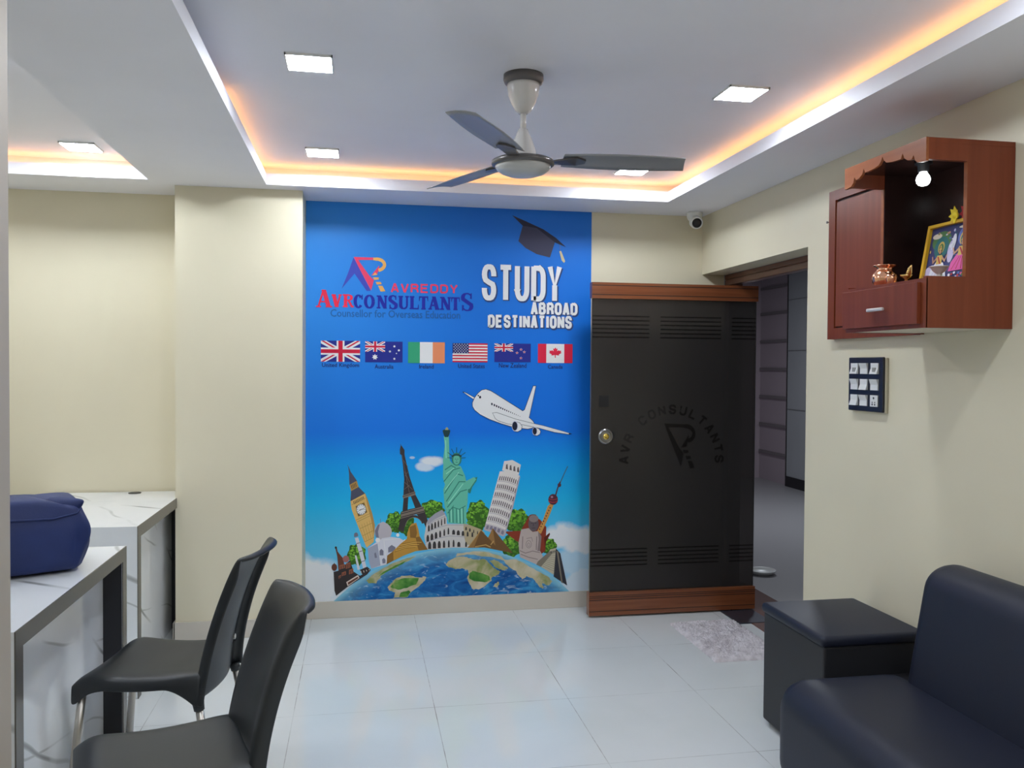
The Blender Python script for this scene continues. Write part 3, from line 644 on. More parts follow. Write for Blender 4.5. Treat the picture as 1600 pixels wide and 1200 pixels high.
# ------------------------------------------------------------------ sofa
so = thing('sofa', (1.9, 2.2, 0), 'black leatherette sofa along the right wall, seat and back running out of the picture', 'sofa')
m = MB(); m.box((1.445, 1.15, .03), (1.96, 2.775, .415)); fixn(m.build('seat', LEATH, so, bevel=.105, seg=8, smooth=True))
m = MB(); m.prism([(1.86, .30), (1.885, .45), (1.950, .822), (2.125, .822), (2.125, .30)], 1, 1.15, 2.672); fixn(m.build('backrest', LEATH, so, bevel=.085, seg=8, smooth=True))
ar = MB().box((1.685, 2.825, .02), (2.10, 3.295, .475)).build('armrest', LEATH2, so, bevel=.008)
m = MB(); m.box((1.672, 2.815, .472), (2.105, 3.30, .515)); fixn(m.build('armrest_cushion', LEATH, ar, bevel=.018, seg=4, smooth=True))
m = MB(); m.box((1.70, 2.70, .02), (2.12, 2.84, .36)); m.box((1.55, 1.2, .0), (2.10, 2.70, .06)); m.build('base', LEATH2, so)

# ------------------------------------------------------------------ door mat
random.seed(2)
def rug_rows():
    rows = []; nx, ny = 90, 110
    for i in range(ny + 1):
        r = []
        for j in range(nx + 1):
            x = 1.788 + .40 * j / nx; y = 4.005 + .655 * i / ny
            ex = min(j, nx - j) / 6; ey = min(i, ny - i) / 6; e = min(1, ex, ey)
            z = .006 + e * (.010 + random.uniform(-.006, .009)) + .003 * math.sin(x * 40 + 3 * math.sin(y * 23))
            r.append((x + random.uniform(-.003, .003), y + random.uniform(-.003, .003), max(.003, z) if e > 0 else .001))
        rows.append(r)
    return rows
rg = mat('shaggy_pale_pile', (.60, .56, .58), .95); n = N(rg); n.base(n.ramp(n.noise(n.coord('Object'), 22, 4), [(.3, (.47, .43, .45)), (.65, (.70, .66, .68))]))
tag(MB().grid(rug_rows()).build('door_mat', rg, loc=(1.99, 4.33, 0), smooth=True), 'pale pinkish grey shaggy mat on the tiles in front of the doorway', 'mat')

# ------------------------------------------------------------------ two waterfall desks
def desk(x1, y0, y1, x0, h, label):
    e = thing('desk', ((x0 + x1) / 2, (y0 + y1) / 2, 0), label, 'desk', 'white marble laminate desks')
    t = .052; b = .004
    MB().box((x0, y0, h - t), (x1 - b, y1, h)).build('tabletop', MARBLE, e)
    for a in (y0, y1 - t):
        s = MB(); s.box((x0, a, 0), (x1 - b, a + t, h - t)); s.k = 1
        ia = a + t if a == y0 else a - .002
        s.box((x0 + .01, ia, 0), (x1 - b - .001, ia + .002, h - t)); s.build('side_panel', [MARBLE, DARKP], e)
    MB().box((x1 - .092, y0 + t, 0.0), (x1 - .074, y1 - t - .002, h - t)).build('modesty_panel', MARBLE, e)
    g = MB(); g.box((x1 - b, y0, h - t), (x1, y1, h)); g.box((x1 - b, y0, 0), (x1, y0 + t, h - t)); g.box((x1 - b, y1 - t, 0), (x1, y1, h - t))
    g.build('edge_band', EDGE, e); return e
HD = .775
desk(-.908, 2.46, 3.565, -1.75, HD, 'nearer white marble patterned desk with the navy bag on it, taupe edges')
dk2 = desk(-.967, 3.985, 5.078, -1.72, HD, 'farther white marble patterned desk against the cream wall and pillar, with a black cable hole')
MB().lathe([(.034, HD + .0005), (.034, HD + .003), (.028, HD + .003), (.027, HD + .0012)], (-1.235, 5.02, 0), 28).build('grommet', BLACK, dk2)

# ------------------------------------------------------------------ navy bag
random.seed(9)
def bag():
    e = thing('bag', (-1.168, 3.20, HD), 'slumped navy blue nylon bag on the nearer marble desk', 'bag')
    rows = []; nz, na = 14, 40
    for i in range(nz + 1):
        v = i / nz; row = []
        s = 1 - .10 * (1 - v) ** 3 - .22 * max(0, v - .62) ** 1.3 * 2.0 + .05 * math.sin(PI * v)
        for j in range(na):
            a = 2 * PI * j / na; ca, sa = math.cos(a), math.sin(a); p = 2 / 5.0
            ux = math.copysign(abs(ca) ** p, ca); uy = math.copysign(abs(sa) ** p, sa)
            wr = 1 + .022 * math.sin(5 * a + 7 * v) + .014 * math.sin(11 * a - 9 * v) - .05 * math.exp(-((a - 5.35) / .10) ** 2) * math.sin(PI * v)
            z = .003 + .252 * v + .012 * math.sin(3 * a + 1) * v - .018 * v * (ux * ux) + .0
            row.append((ux * .20 * s * wr, uy * .165 * s * wr, z))
        rows.append(row)
    top = rows[-1]; cx = [sum(p[k] for p in top) / na for k in range(3)]
    for f in (.8, .5, .2): rows.append([(cx[0] + (p[0] - cx[0]) * f, cx[1] + (p[1] - cx[1]) * f, p[2] + .012 * (1 - f) + .006 * math.sin(9 * p[0] * 10)) for p in top])
    b = MB().grid(rows, True, True).build('body', NAVY, e, local=True, smooth=True, sub=1); fixn(b)
    MB().tube([(.08, -.045, .195), (.13, -.08, .214), (.165, -.108, .232), (.182, -.122, .244)], [.070, .050, .022, .004], 14).build('corner', NAVY, e, local=True, smooth=True, sub=1)
    MB().tube([(-.19, -.163, .198), (-.05, -.17, .203), (.08, -.166, .196), (.155, -.146, .205), (.172, -.130, .220)], .0035, 8).build('seam', NAVY, b, local=True, smooth=True)
    e.rotation_euler = (0, 0, math.radians(28)); return e
bag()

# ------------------------------------------------------------------ two plastic chairs
def make_chair():
    t = bpy.data.objects.new('plastic_chair', None); C.objects.link(t); t.empty_display_size = .1
    rows = []
    for i in range(19):                     # seat shell, front (-x) to rear (+x)
        u = i / 18; x = -.195 + .41 * u; hw = .222 - .028 * u - .012 * max(0, 1 - u * 6)
        zt = .452 - .014 * math.sin(PI * min(1, u * 1.1)) + .004 * (1 - u)
        if u < .12: zt -= .020 * ((.12 - u) / .12) ** 2
        sk = .040 + .040 * max(0, 1 - u / .22) ** 1.3 + .085 * max(0, (u - .72) / .28) ** 1.4
        row = []
        row.append((x, -hw - .012, zt - sk)); row.append((x, -hw - .010, zt - sk * .55)); row.append((x, -hw - .005, zt - .014)); row.append((x, -hw + .006, zt - .002))
        for j in range(1, 10):
            s = -1 + 2 * j / 10; row.append((x, s * (hw - .012), zt - .010 * (1 - s * s)))
        row.append((x, hw - .006, zt - .002)); row.append((x, hw + .005, zt - .014)); row.append((x, hw + .010, zt - sk * .55)); row.append((x, hw + .012, zt - sk))
        rows.append(row)
    f0 = rows[0]; rows.insert(0, [(p[0] - .012, p[1] * .985, p[2] - .016 if 3 <= k <= len(f0) - 4 else p[2]) for k, p in enumerate(f0)])
    f1 = rows[0]; rows.insert(0, [(p[0] - .004, p[1], min(p[2], .452 - .055) if 3 <= k <= len(f1) - 4 else p[2]) for k, p in enumerate(f1)])
    fixn(MB().grid(rows).build('seat', CHAIR, t, local=True, smooth=True, solid=.009, sub=1))
    rows = []
    for i in range(17):                     # back shell: dished panel with rolled rims
        v = i / 16; z = .350 + .490 * v; x0 = .198 + .035 * v + .105 * v ** 2.0; hw = .200 - .016 * math.sin(PI * v * .9) - .012 * v
        if v < .2: hw += .006 * (1 - v / .2)
        fl = .034 * min(1, (1 - v) * 5 + .35)
        curl = .020 * max(0, (v - .86) / .14) ** 2
        row = [(x0 + fl - .004, -hw - .004, z - .006), (x0 + fl * .5, -hw - .005, z - .003), (x0 - .010, -hw + .001, z)]
        for j in range(1, 12):
            s = -1 + 2 * j / 12; row.append((x0 - .016 * s * s + .018 * (1 - s * s) + curl, s * (hw - .004), z + .010 * (1 - s * s) * max(0, v - .8) * 5 * .6))
        row += [(x0 - .010, hw - .001, z), (x0 + fl * .5, hw + .005, z - .003), (x0 + fl - .004, hw + .004, z - .006)]
        rows.append(row)
    l = rows[-1]; rim = lambda k: .25 if k < 2 or k > len(l) - 3 else 1; rows.append([(p[0] + .014 * rim(k), p[1] * .99, p[2] + .003) for k, p in enumerate(l)]); rows.append([(p[0] + .026 * rim(k), p[1] * .985, p[2] - .010 * rim(k)) for k, p in enumerate(l)])
    bk = fixn(MB().grid(rows).build('backrest', CHAIR, t, local=True, smooth=True, solid=.009, sub=1))
    MB().lathe([(.010, .262), (.010, .268)], (0, 0, .52), 16, 'x').build('rivet', ALU, bk, local=True)
    for sx, sy in ((-1, -1), (-1, 1), (1, -1), (1, 1)):
        p = [(-.180, sy * .200, .405), (-.200, sy * .212, .20), (-.218, sy * .222, 0)] if sx < 0 else [(.205, sy * .190, .345), (.235, sy * .200, .18), (.262, sy * .210, 0)]
        lg = MB().tube(p, .0135, 14).build('leg', ALU, t, local=True, smooth=True)
        q = p[0]; d = Vector(p[1]) - Vector(p[0]); d.normalize()
        MB().tube([Vector(q) - d * .01, Vector(q) + d * (.016 if sx > 0 else .006)], [.020, .0175], 14).build('leg_socket', CHAIR, lg, local=True, smooth=True)
        MB().tube([Vector(p[2]) + Vector((0, 0, .012)), p[2]], .016, 12).build('foot', BLACK, lg, local=True)
    return t
def copy_tree(o, parent=None):
    c = o.copy(); C.objects.link(c)
    if parent is not None: c.parent = parent
    for ch in list(o.children): copy_tree(ch, c)
    return c
ch1 = make_chair(); tag(ch1, 'farther black plastic chair tucked toward the marble desk, seen from behind', 'chair', 'black plastic chairs')
ch1.location = (-.700, 3.200, 0); ch1.rotation_euler = (0, 0, math.radians(-10))
ch2 = copy_tree(ch1); ch2['label'] = 'nearest black plastic chair in the bottom foreground with legs out of frame'
ch2.location = (-.521, 2.385, 0); ch2.rotation_euler = (0, 0, math.radians(17))

# ------------------------------------------------------------------ the printed wall mural (flat vinyl print on the back wall)
YM = 5.0865
mu = thing('wall_mural', (.56, YB, .1), 'blue printed wall mural of flags, aeroplane and world landmarks on the back wall', 'wall mural')
_pm = {}
def col(r, g, b):                           # printed ink, given as display values
    k = (r, g, b)
    if k not in _pm:
        f = lambda c: ((c / 255 + .055) / 1.055) ** 2.4 if c > 10 else c / 255 / 12.92
        _pm[k] = mat('print_ink_%d_%d_%d' % k, tuple(min(.93, 1.4 * f(q)) for q in k), .42, spec=.22)
    return _pm[k]
def MP(sx, ox, oy): return lambda p: (ox + p[0] / sx, oy + p[1] / sx)
k1 = MP(3.478, 480, 310); k2 = MP(3.2435, 480, 580); k3 = MP(5.714, 480, 380); k4 = MP(4.617, 700, 320); k5 = MP(4.286, 500, 660)
kr = MP(6.154, 660, 770); kl = MP(7.059, 500, 770); kp = MP(8.889, 720, 590); kg = MP(14.545, 530, 390)
class Art:
    def __init__(s, name, label=None, parent=None): s.m = MB(); s.mats = []; s.name = name; s.label = label; s.parent = parent or mu
    def _y(s, lay): s.i = (getattr(s, 'i', 0) + 1) % 8; return YM - .0004 * lay - .000008 * s.i
    def _k(s, m):
        if m not in s.mats: s.mats.append(m)
        s.m.k = s.mats.index(m)
    def poly(s, f, pts, c, lay):            # pts in picture coordinates of the print
        s._k(c); Y = s._y(lay)
        q = [on_plane(*(f(p) if f else p), Y) for p in pts]; s.m.face([(a, Y, b) for a, b in q]); return s
    def wall(s, quads, c, lay):             # quads already in wall metres
        s._k(c)
        for q in quads: Y = s._y(lay); s.m.face([(a, Y, b) for a, b in q])
        return s
    def line(s, f, pts, w, c, lay, closed=False):
        for q in ribbon([f(p) if f else p for p in pts], w, closed): s.poly(None, q, c, lay)
        return s
    def ell(s, f, cx, cy, rx, ry, c, lay, n=22): return s.poly(f, arc(cx, cy, rx, ry, 0, 360, n)[:-1], c, lay)
    def done(s):
        o = s.m.build(s.name, s.mats, s.parent)
        if s.label: o['label'] = s.label
        return o
def wbox(x0, y0, x1, y1, lay=8):            # print rectangle -> wall rectangle
    Y = YM - .0004 * lay; xm, ym = (x0 + x1) / 2, (y0 + y1) / 2
    return on_plane(x0, ym, Y)[0], on_plane(xm, y1, Y)[1], on_plane(x1, ym, Y)[0], on_plane(xm, y0, Y)[1]

# sky sheet
sky = mat('printed_sky', (.03, .2, .7), .42, spec=.22); n = N(sky)
g = n.n('ShaderNodeNewGeometry'); sp = n.n('ShaderNodeSeparateXYZ'); n.l(g.outputs['Position'], sp.inputs[0]); PX_, PZ_ = sp.outputs[0], sp.outputs[2]
zz = n.math('DIVIDE', PZ_, 2.5)
sc0 = n.ramp(zz, [(.04, (.34, .70, .95)), (.16, (.12, .62, .95)), (.27, (.020, .55, .96)), (.36, (.008, .40, .96)), (.44, (.008, .20, .86)), (.62, (.009, .20, .82)), (.80, (.016, .20, .76)), (1.0, (.018, .18, .66))])
lf = n.math('MULTIPLY', n.ramp(n.math('ADD', n.math('MULTIPLY', PX_, .55), .35), [(.15, (1,) * 3), (.75, (0,) * 3)]), n.ramp(zz, [(.35, (0,) * 3), (.72, (.55,) * 3)]))
sc1 = n.mix(lf, sc0, (.06, .40, .95))
nz = n.noise(n.coord('Object'), 9, 5, .3)
cl = None
for (x, y, rx, ry, k) in ((488, 915, 50, 46, 1), (520, 935, 40, 34, .9), (478, 950, 60, 40, 1), (880, 836, 36, 22, 1), (908, 845, 36, 24, 1), (895, 880, 36, 26, .55), (905, 915, 30, 34, .75), (676, 721, 20, 9, .95), (664, 729, 15, 8, .8), (644, 715, 4, 2, .6)):
    cx, cz = on_plane(x, y, YM); ax = rx / FPX * YM; az = ry / FPX * YM
    dx = n.math('DIVIDE', n.math('SUBTRACT', PX_, cx), ax); dz = n.math('DIVIDE', n.math('SUBTRACT', PZ_, cz), az)
    d = n.math('ADD', n.math('MULTIPLY', dx, dx), n.math('MULTIPLY', dz, dz)); d = n.math('ADD', d, n.math('MULTIPLY', n.math('SUBTRACT', nz, .5), 1.6))
    v = n.math('MULTIPLY', n.math('MULTIPLY_ADD', d, -1.5, 1.75, True), k)
    cl = v if cl is None else n.math('MAXIMUM', cl, v)
n.base(n.mix(cl, sc1, (.90, .93, .97)))
n.bump(n.noise(n.coord('Object'), 14, 2), .03, .01)
MB().box((-.3075, YM, .100), (1.4185, YB, 2.4598)).build('sky_sheet', sky, mu)

# trees behind the landmarks
random.seed(4)
greens = [col(52, 92, 32), col(72, 122, 38), col(98, 152, 48), col(124, 180, 58), col(150, 204, 76)]
def tree(cx, cy, rx, ry):
    a = Art('tree_print'); pts = []
    for i in range(40):
        t = 2 * PI * i / 40; k = 1 + .10 * math.sin(7 * t + cx) + random.uniform(-.05, .05); pts.append((cx + rx * k * math.cos(t), cy + ry * k * math.sin(t)))
    a.poly(k2, pts, greens[0], 1)
    for i in range(90):
        t = random.uniform(0, 2 * PI); r = math.sqrt(random.random()) * .95; x, y = cx + rx * r * math.cos(t), cy + ry * r * math.sin(t)
        h = (cy - y) / ry * .6 + (cx - x) / rx * .25 + random.uniform(-.35, .35); g_ = min(4, max(0, int(2.1 + 2.2 * h)))
        s_ = random.uniform(.05, .13) * min(rx, ry); a.ell(k2, x, y, s_ * 1.25, s_, greens[g_], 1.2 + .6 * i / 90, 7)
    a.done()
for t_ in ((445, 765, 45, 52), (500, 770, 40, 60), (635, 700, 58, 45), (865, 735, 58, 78), (1065, 760, 60, 62), (1040, 885, 55, 55), (1228, 890, 36, 42), (250, 930, 46, 55)): tree(*t_)

# globe
import mathutils
def circ(a, b, c):
    ax, ay = a; bx, by = b; cx, cy = c; d = 2 * (ax * (by - cy) + bx * (cy - ay) + cx * (ay - by))
    ux = ((ax * ax + ay * ay) * (by - cy) + (bx * bx + by * by) * (cy - ay) + (cx * cx + cy * cy) * (ay - by)) / d
    uy = ((ax * ax + ay * ay) * (cx - bx) + (bx * bx + by * by) * (ax - cx) + (cx * cx + cy * cy) * (bx - ax)) / d
    return ux, uy, math.hypot(ax - ux, ay - uy)
gp = [on_plane(*k2(p), YM) for p in ((150, 1150), (780, 896), (1325, 1112))]; gx, gz, gr = circ(*gp)
ocean = mat('printed_ocean', (.01, .12, .45), .42, spec=.22); n = N(ocean); v = n.coord('Object', (1, 1, 2.2))
f1 = n.noise(v, 7, 5, 1.5); f2 = n.noise(v, 11, 6, 2.2)
oc = n.ramp(f1, [(.3, (.008, .075, .27)), (.5, (.012, .15, .44)), (.7, (.05, .32, .62))]); wh = n.ramp(f2, [(.60, (0,) * 3), (.74, (.8,) * 3)])
g = n.n('ShaderNodeNewGeometry'); sp = n.n('ShaderNodeSeparateXYZ'); n.l(g.outputs['Position'], sp.inputs[0])
dx = n.math('SUBTRACT', sp.outputs[0], gx); dz = n.math('SUBTRACT', sp.outputs[2], gz)
rr = n.math('SQRT', n.math('ADD', n.math('MULTIPLY', dx, dx), n.math('MULTIPLY', dz, dz)))
rim = n.ramp(n.math('DIVIDE', rr, gr), [(.90, (0,) * 3), (.965, (.35,) * 3), (1, (1,) * 3)])
n.base(n.mix(rim, n.mix(wh, oc, (.62, .75, .82)), (.30, .66, .80)))
land = mat('printed_land', (.6, .5, .35), .42, spec=.22); n = N(land); f = n.noise(n.coord('Object'), 9, 5, .6)
n.base(n.ramp(f, [(.36, (.30, .34, .12)), (.5, (.56, .50, .30)), (.66, (.70, .62, .46))]))
forest = mat('printed_forest', (.1, .3, .05), .42, spec=.22); n = N(forest); f = n.noise(n.coord('Object'), 16, 5, .6)
n.base(n.ramp(f, [(.35, (.04, .20, .03)), (.6, (.13, .34, .06)), (.75, (.32, .42, .14))]))
a = Art('globe_print', 'blue globe with tan and green continents along the foot of the mural')
a0 = math.degrees(math.acos((gp[0][0] - .004 - gx) / gr)); zb = .1005
pts = []
for i in range(81):
    t = math.radians(5 + 170 * i / 80); x, z = gx + gr * math.cos(t), gz + gr * math.sin(t)
    if z > zb: pts.append((x, z))
xe = math.sqrt(gr * gr - (zb - gz) ** 2); pts = [(gx + xe, zb)] + pts + [(gx - xe, zb)]
a.wall([pts], ocean, 7)
def ragged(p, k=.5, amp=5):
    out = []
    for i in range(len(p)):
        x0, y0 = p[i]; x1, y1 = p[(i + 1) % len(p)]; out.append((x0, y0)); L_ = math.hypot(x1 - x0, y1 - y0)
        for j in range(1, 3):
            if L_ > 30: out.append((x0 + (x1 - x0) * j / 3 + random.uniform(-amp, amp), y0 + (y1 - y0) * j / 3 + random.uniform(-amp, amp)))
    return out
for q in ([(225, 690), (260, 650), (320, 620), (400, 612), (440, 627), (520, 642), (600, 637), (630, 665), (690, 725), (720, 745), (755, 757), (720, 790), (668, 815), (660, 850), (630, 870), (590, 905), (540, 930), (480, 925), (465, 890), (440, 850), (430, 820), (450, 780), (435, 740), (380, 725), (320, 735), (250, 715)],
          [(645, 655), (690, 640), (740, 665), (775, 695), (825, 725), (790, 745), (740, 735), (705, 722)], [(320, 612), (335, 582), (420, 572), (520, 562), (640, 572), (760, 612), (800, 645), (760, 645), (700, 627), (600, 612), (520, 600), (440, 592), (380, 602)],
          [(780, 642), (900, 640), (1000, 690), (1100, 750), (1200, 800), (1250, 850), (1215, 890), (1150, 870), (1165, 920), (1130, 910), (1090, 860), (1060, 820), (1000, 800), (960, 832), (930, 800), (900, 750), (850, 725), (800, 682)], [(680, 905), (700, 870), (735, 855), (740, 880), (710, 912)], [(0, 805), (40, 812), (0, 850)]): a.poly(kr, ragged(q), land, 8)
a.poly(kr, ragged([(450, 785), (480, 750), (560, 770), (640, 800), (655, 840), (600, 860), (500, 850), (455, 830)]), forest, 8.0005 * 1.03)
for q in ([(745, 1045), (780, 1000), (830, 950), (900, 915), (1000, 910), (1050, 930), (1175, 930), (1160, 965), (1110, 1010), (1050, 1060), (990, 1110), (965, 1150), (815, 1158), (830, 1100), (770, 1080)], [(510, 970), (600, 890), (700, 830), (820, 770), (960, 720), (1060, 695), (1000, 740), (900, 790), (830, 830), (750, 860), (680, 910), (650, 950), (620, 1000), (540, 1000)]): a.poly(kl, ragged(q), land, 8)
a.poly(kl, ragged([(775, 1040), (830, 970), (930, 940), (1090, 940), (1060, 1010), (960, 1050), (860, 1070)]), forest, 8.3)
a.poly(kl, ragged([(870, 1150), (890, 1100), (980, 1075), (1000, 1095), (960, 1150)]), forest, 8.3); a.poly(kl, ragged([(640, 930), (700, 870), (830, 800), (960, 745), (900, 790), (750, 865)]), forest, 8.3)
a.done()

# clock tower
TAN = col(205, 168, 100); TAN2 = col(170, 132, 72); DK = col(62, 52, 44); ROOF = col(74, 76, 92)
a = Art('clock_tower_print', 'tan clock tower leaning left')
a.poly(k5, [(190, 292), (205, 330), (248, 392), (197, 420), (194, 330)], ROOF, 2).line(k5, [(184, 285), (190, 300), (196, 345)], .6, ROOF, 2)
a.poly(k5, [(198, 418), (246, 391), (259, 432), (208, 462)], TAN2, 2).poly(k5, [(208, 460), (258, 432), (302, 476), (204, 528)], ROOF, 2)
for i in range(4): a.line(k5, [(210 + 9 * i, 420 - 5 * i), (216 + 9 * i, 446 - 5 * i)], .9, DK, 3)
a.poly(k5, [(204, 528), (302, 476), (318, 512), (350, 610), (368, 690), (360, 800), (312, 840), (240, 660), (212, 582)], TAN, 2).poly(k5, [(302, 476), (318, 512), (350, 610), (368, 690), (362, 760), (342, 650), (318, 560)], TAN2, 2.5)
for i in range(8): a.line(k5, [(224 + 9 * i, 528 - 4.5 * i), (230 + 9 * i, 548 - 4.5 * i)], 1.0, DK, 3)
for (p, q) in (((212, 552), (304, 508)), ((240, 655), (345, 605)), ((246, 668), (350, 618)), ((268, 712), (360, 668)), ((285, 760), (362, 722)), ((300, 800), (362, 770))): a.line(k5, [p, q], .8, TAN2, 3)
for i in range(5): a.line(k5, [(262 + 17 * i, 690 - 8 * i), (300 + 14 * i, 800 - 8 * i)], .5, TAN2, 3)
a.poly(k5, [(238, 562), (296, 536), (316, 602), (256, 630)], col(120, 92, 52), 3).ell(k5, 276, 583, 34, 38, DK, 3.3).ell(k5, 276, 583, 31, 35, col(225, 225, 222), 3.6)
for i in range(12): t = i * PI / 6; a.line(k5, [(276 + 22 * math.cos(t), 583 + 25 * math.sin(t)), (276 + 29 * math.cos(t), 583 + 33 * math.sin(t))], .7, DK, 4)
a.line(k5, [(276, 583), (262, 590)], 1, DK, 4).line(k5, [(276, 583), (296, 578)], .8, DK, 4).done()

# iron lattice tower
IR = col(58, 52, 54); IR2 = col(120, 108, 98)
a = Art('iron_tower_print', 'dark iron lattice tower')
a.poly(k5, [(535, 180), (541, 155), (546, 155), (566, 185), (566, 215), (578, 270), (602, 370), (634, 465), (558, 490), (564, 380), (556, 290), (546, 218), (536, 212)], IR, 2)
for (p, q) in (((550, 220), (598, 470)), ((556, 250), (590, 300)), ((566, 330), (600, 400)), ((566, 400), (620, 450)), ((562, 450), (600, 420)), ((570, 360), (588, 330))): a.line(k5, [p, q], .5, IR2, 2.5)
a.poly(k5, [(553, 490), (636, 462), (640, 486), (556, 510)], IR2, 2.5).line(k5, [(553, 498), (638, 470)], .9, IR, 3)
a.poly(k5, [(560, 508), (592, 500), (586, 592), (552, 602)], IR, 2).poly(k5, [(608, 494), (640, 485), (682, 566), (640, 580)], IR, 2).poly(k5, [(585, 585), (640, 572), (640, 582), (585, 596)], IR, 2)
a.poly(k5, [(545, 602), (692, 562), (702, 600), (540, 645)], IR2, 2).line(k5, [(545, 612), (694, 572)], 1.2, IR, 3).line(k5, [(541, 636), (700, 594)], 1.4, IR, 3)
a.poly(k5, [(540, 640), (600, 622), (574, 660), (560, 738), (523, 716)], IR, 2).poly(k5, [(640, 608), (702, 596), (722, 660), (712, 712), (690, 660), (660, 630)], IR, 2)
a.line(k5, arc(630, 700, 66, 72, 185, 340, 10), 3.2, IR, 2.8).line(k5, arc(630, 700, 58, 64, 185, 340, 10), .7, IR2, 3.1)
a.line(k5, [(542, 165), (540, 145)], .6, IR, 2).done()

# sphinx, domed mausoleum, onion domed church
a = Art('sphinx_print'); S1 = col(176, 132, 58); S2 = col(128, 92, 42); S3 = col(206, 168, 88)
a.poly(k5, [(585, 742), (598, 700), (615, 678), (645, 672), (660, 720), (668, 764), (722, 852), (640, 862), (560, 892), (446, 950), (450, 892), (490, 862), (540, 812), (582, 780)], S1, 4).poly(k5, [(600, 700), (640, 684), (650, 740), (640, 775), (604, 772)], S2, 4.4)
a.poly(k5, [(640, 770), (668, 764), (722, 852), (660, 856)], S2, 4.4)
for i in range(7): a.line(k5, [(500 + 8 * i, 868 - 9 * i), (570 + 14 * i, 842 - 8 * i), (640 + 8 * i, 838 - 7 * i)], .7, S3 if i % 2 else S2, 4.8)
a.poly(k5, [(446, 950), (450, 892), (490, 862), (492, 925)], S2, 4.6).done()
W1 = col(196, 196, 204); W2 = col(150, 154, 170); W3 = col(112, 112, 128); W4 = col(222, 222, 226)
a = Art('domed_mausoleum_print', 'pale domed mausoleum with slim minarets')
a.ell(kl, 697, 430, 95, 98, col(172, 166, 172), 2).poly(kl, [(640, 345), (697, 318), (750, 345), (760, 370), (630, 370)], col(172, 166, 172), 2.1).poly(kl, [(605, 420), (640, 350), (660, 350), (640, 430), (650, 500), (615, 490)], W3, 2.3).line(kl, [(665, 285), (668, 330)], .8, W3, 2.3)
a.poly(kl, [(525, 612), (600, 560), (690, 500), (790, 486), (880, 500), (945, 540), (935, 575), (840, 620), (770, 680), (730, 792), (565, 836), (540, 760)], W1, 2.6).poly(kl, [(525, 612), (635, 560), (670, 800), (565, 836), (540, 760)], W2, 2.9)
a.ell(kl, 637, 522, 26, 26, W4, 3).ell(kl, 858, 466, 18, 20, W4, 2.9).ell(kl, 935, 528, 12, 14, W4, 2.9)
for p in ([(655, 690), (655, 640), (678, 618), (700, 640), (700, 690)], [(690, 780), (685, 735), (705, 718), (722, 740), (722, 775)], [(752, 660), (752, 605), (790, 575), (832, 600), (832, 640)], [(605, 720), (598, 670), (615, 655), (630, 715)]): a.poly(kl, p, W3, 3.2)
for p, q in (((640, 560), (670, 800)), ((705, 530), (735, 780)), ((700, 520), (880, 505))): a.line(kl, [p, q], .6, W4, 3.2)
for p in ([(384, 500), (420, 490), (470, 640), (515, 832), (478, 842), (430, 660)], [(384, 690), (402, 690), (442, 842), (414, 852)]): a.poly(kl, p, W1, 3)
a.ell(kl, 397, 462, 22, 24, W3, 3.1).line(kl, [(376, 482), (420, 472)], 2.2, W3, 3.2).line(kl, [(405, 560), (440, 550)], 1.2, W3, 3.3).line(kl, [(430, 650), (468, 640)], 1.2, W3, 3.3).line(kl, [(455, 760), (498, 748)], 1.2, W3, 3.3).done()
B1 = col(96, 58, 46); B2 = col(140, 84, 62); B3 = col(52, 46, 46); B4 = col(200, 186, 176)
a = Art('onion_dome_church_print', 'reddish brown church with onion domes')
a.poly(kl, [(150, 872), (200, 860), (270, 800), (330, 745), (372, 870), (440, 915), (560, 850), (520, 900), (300, 1040), (178, 1136), (160, 1080)], B3, 5).poly(kl, [(168, 600), (184, 600), (196, 650), (260, 730), (268, 812), (205, 862), (190, 700)], B1, 5.2)
a.ell(kl, 286, 730, 36, 38, col(150, 96, 92), 5.2).ell(kl, 158, 822, 30, 40, B1, 5.2).poly(kl, [(158, 770), (150, 792), (168, 792)], B1, 5.2).ell(kl, 175, 605, 12, 14, B3, 5.3)
for p in ((215, 800, 60, 45), (285, 780, 50, 60), (320, 850, 48, 50), (240, 880, 46, 40), (205, 920, 26, 30)): x, y, ww, hh = p; a.poly(kl, [(x, y), (x + ww, y - 16), (x + ww, y + hh - 16), (x, y + hh)], B2, 5.4).line(kl, [(x + ww * .3, y + 8), (x + ww * .3, y + hh - 8)], 1, B3, 5.6).line(kl, [(x + ww * .7, y), (x + ww * .7, y + hh - 16)], 1, B3, 5.6)
for p in ([(290, 985), (420, 905), (435, 940), (305, 1030)], ): a.poly(kl, p, B4, 5.7).poly(kl, [(305, 990), (415, 925), (425, 940), (312, 1015)], B1, 5.9)
a.poly(kl, [(440, 850), (520, 815), (560, 850), (470, 905)], B3, 5.3)
for x in (450, 480, 510, 540): a.line(kl, [(x, 862 - (x - 450) * .2), (x + 6, 890 - (x - 450) * .4)], 1, B4, 5.6)
a.done()

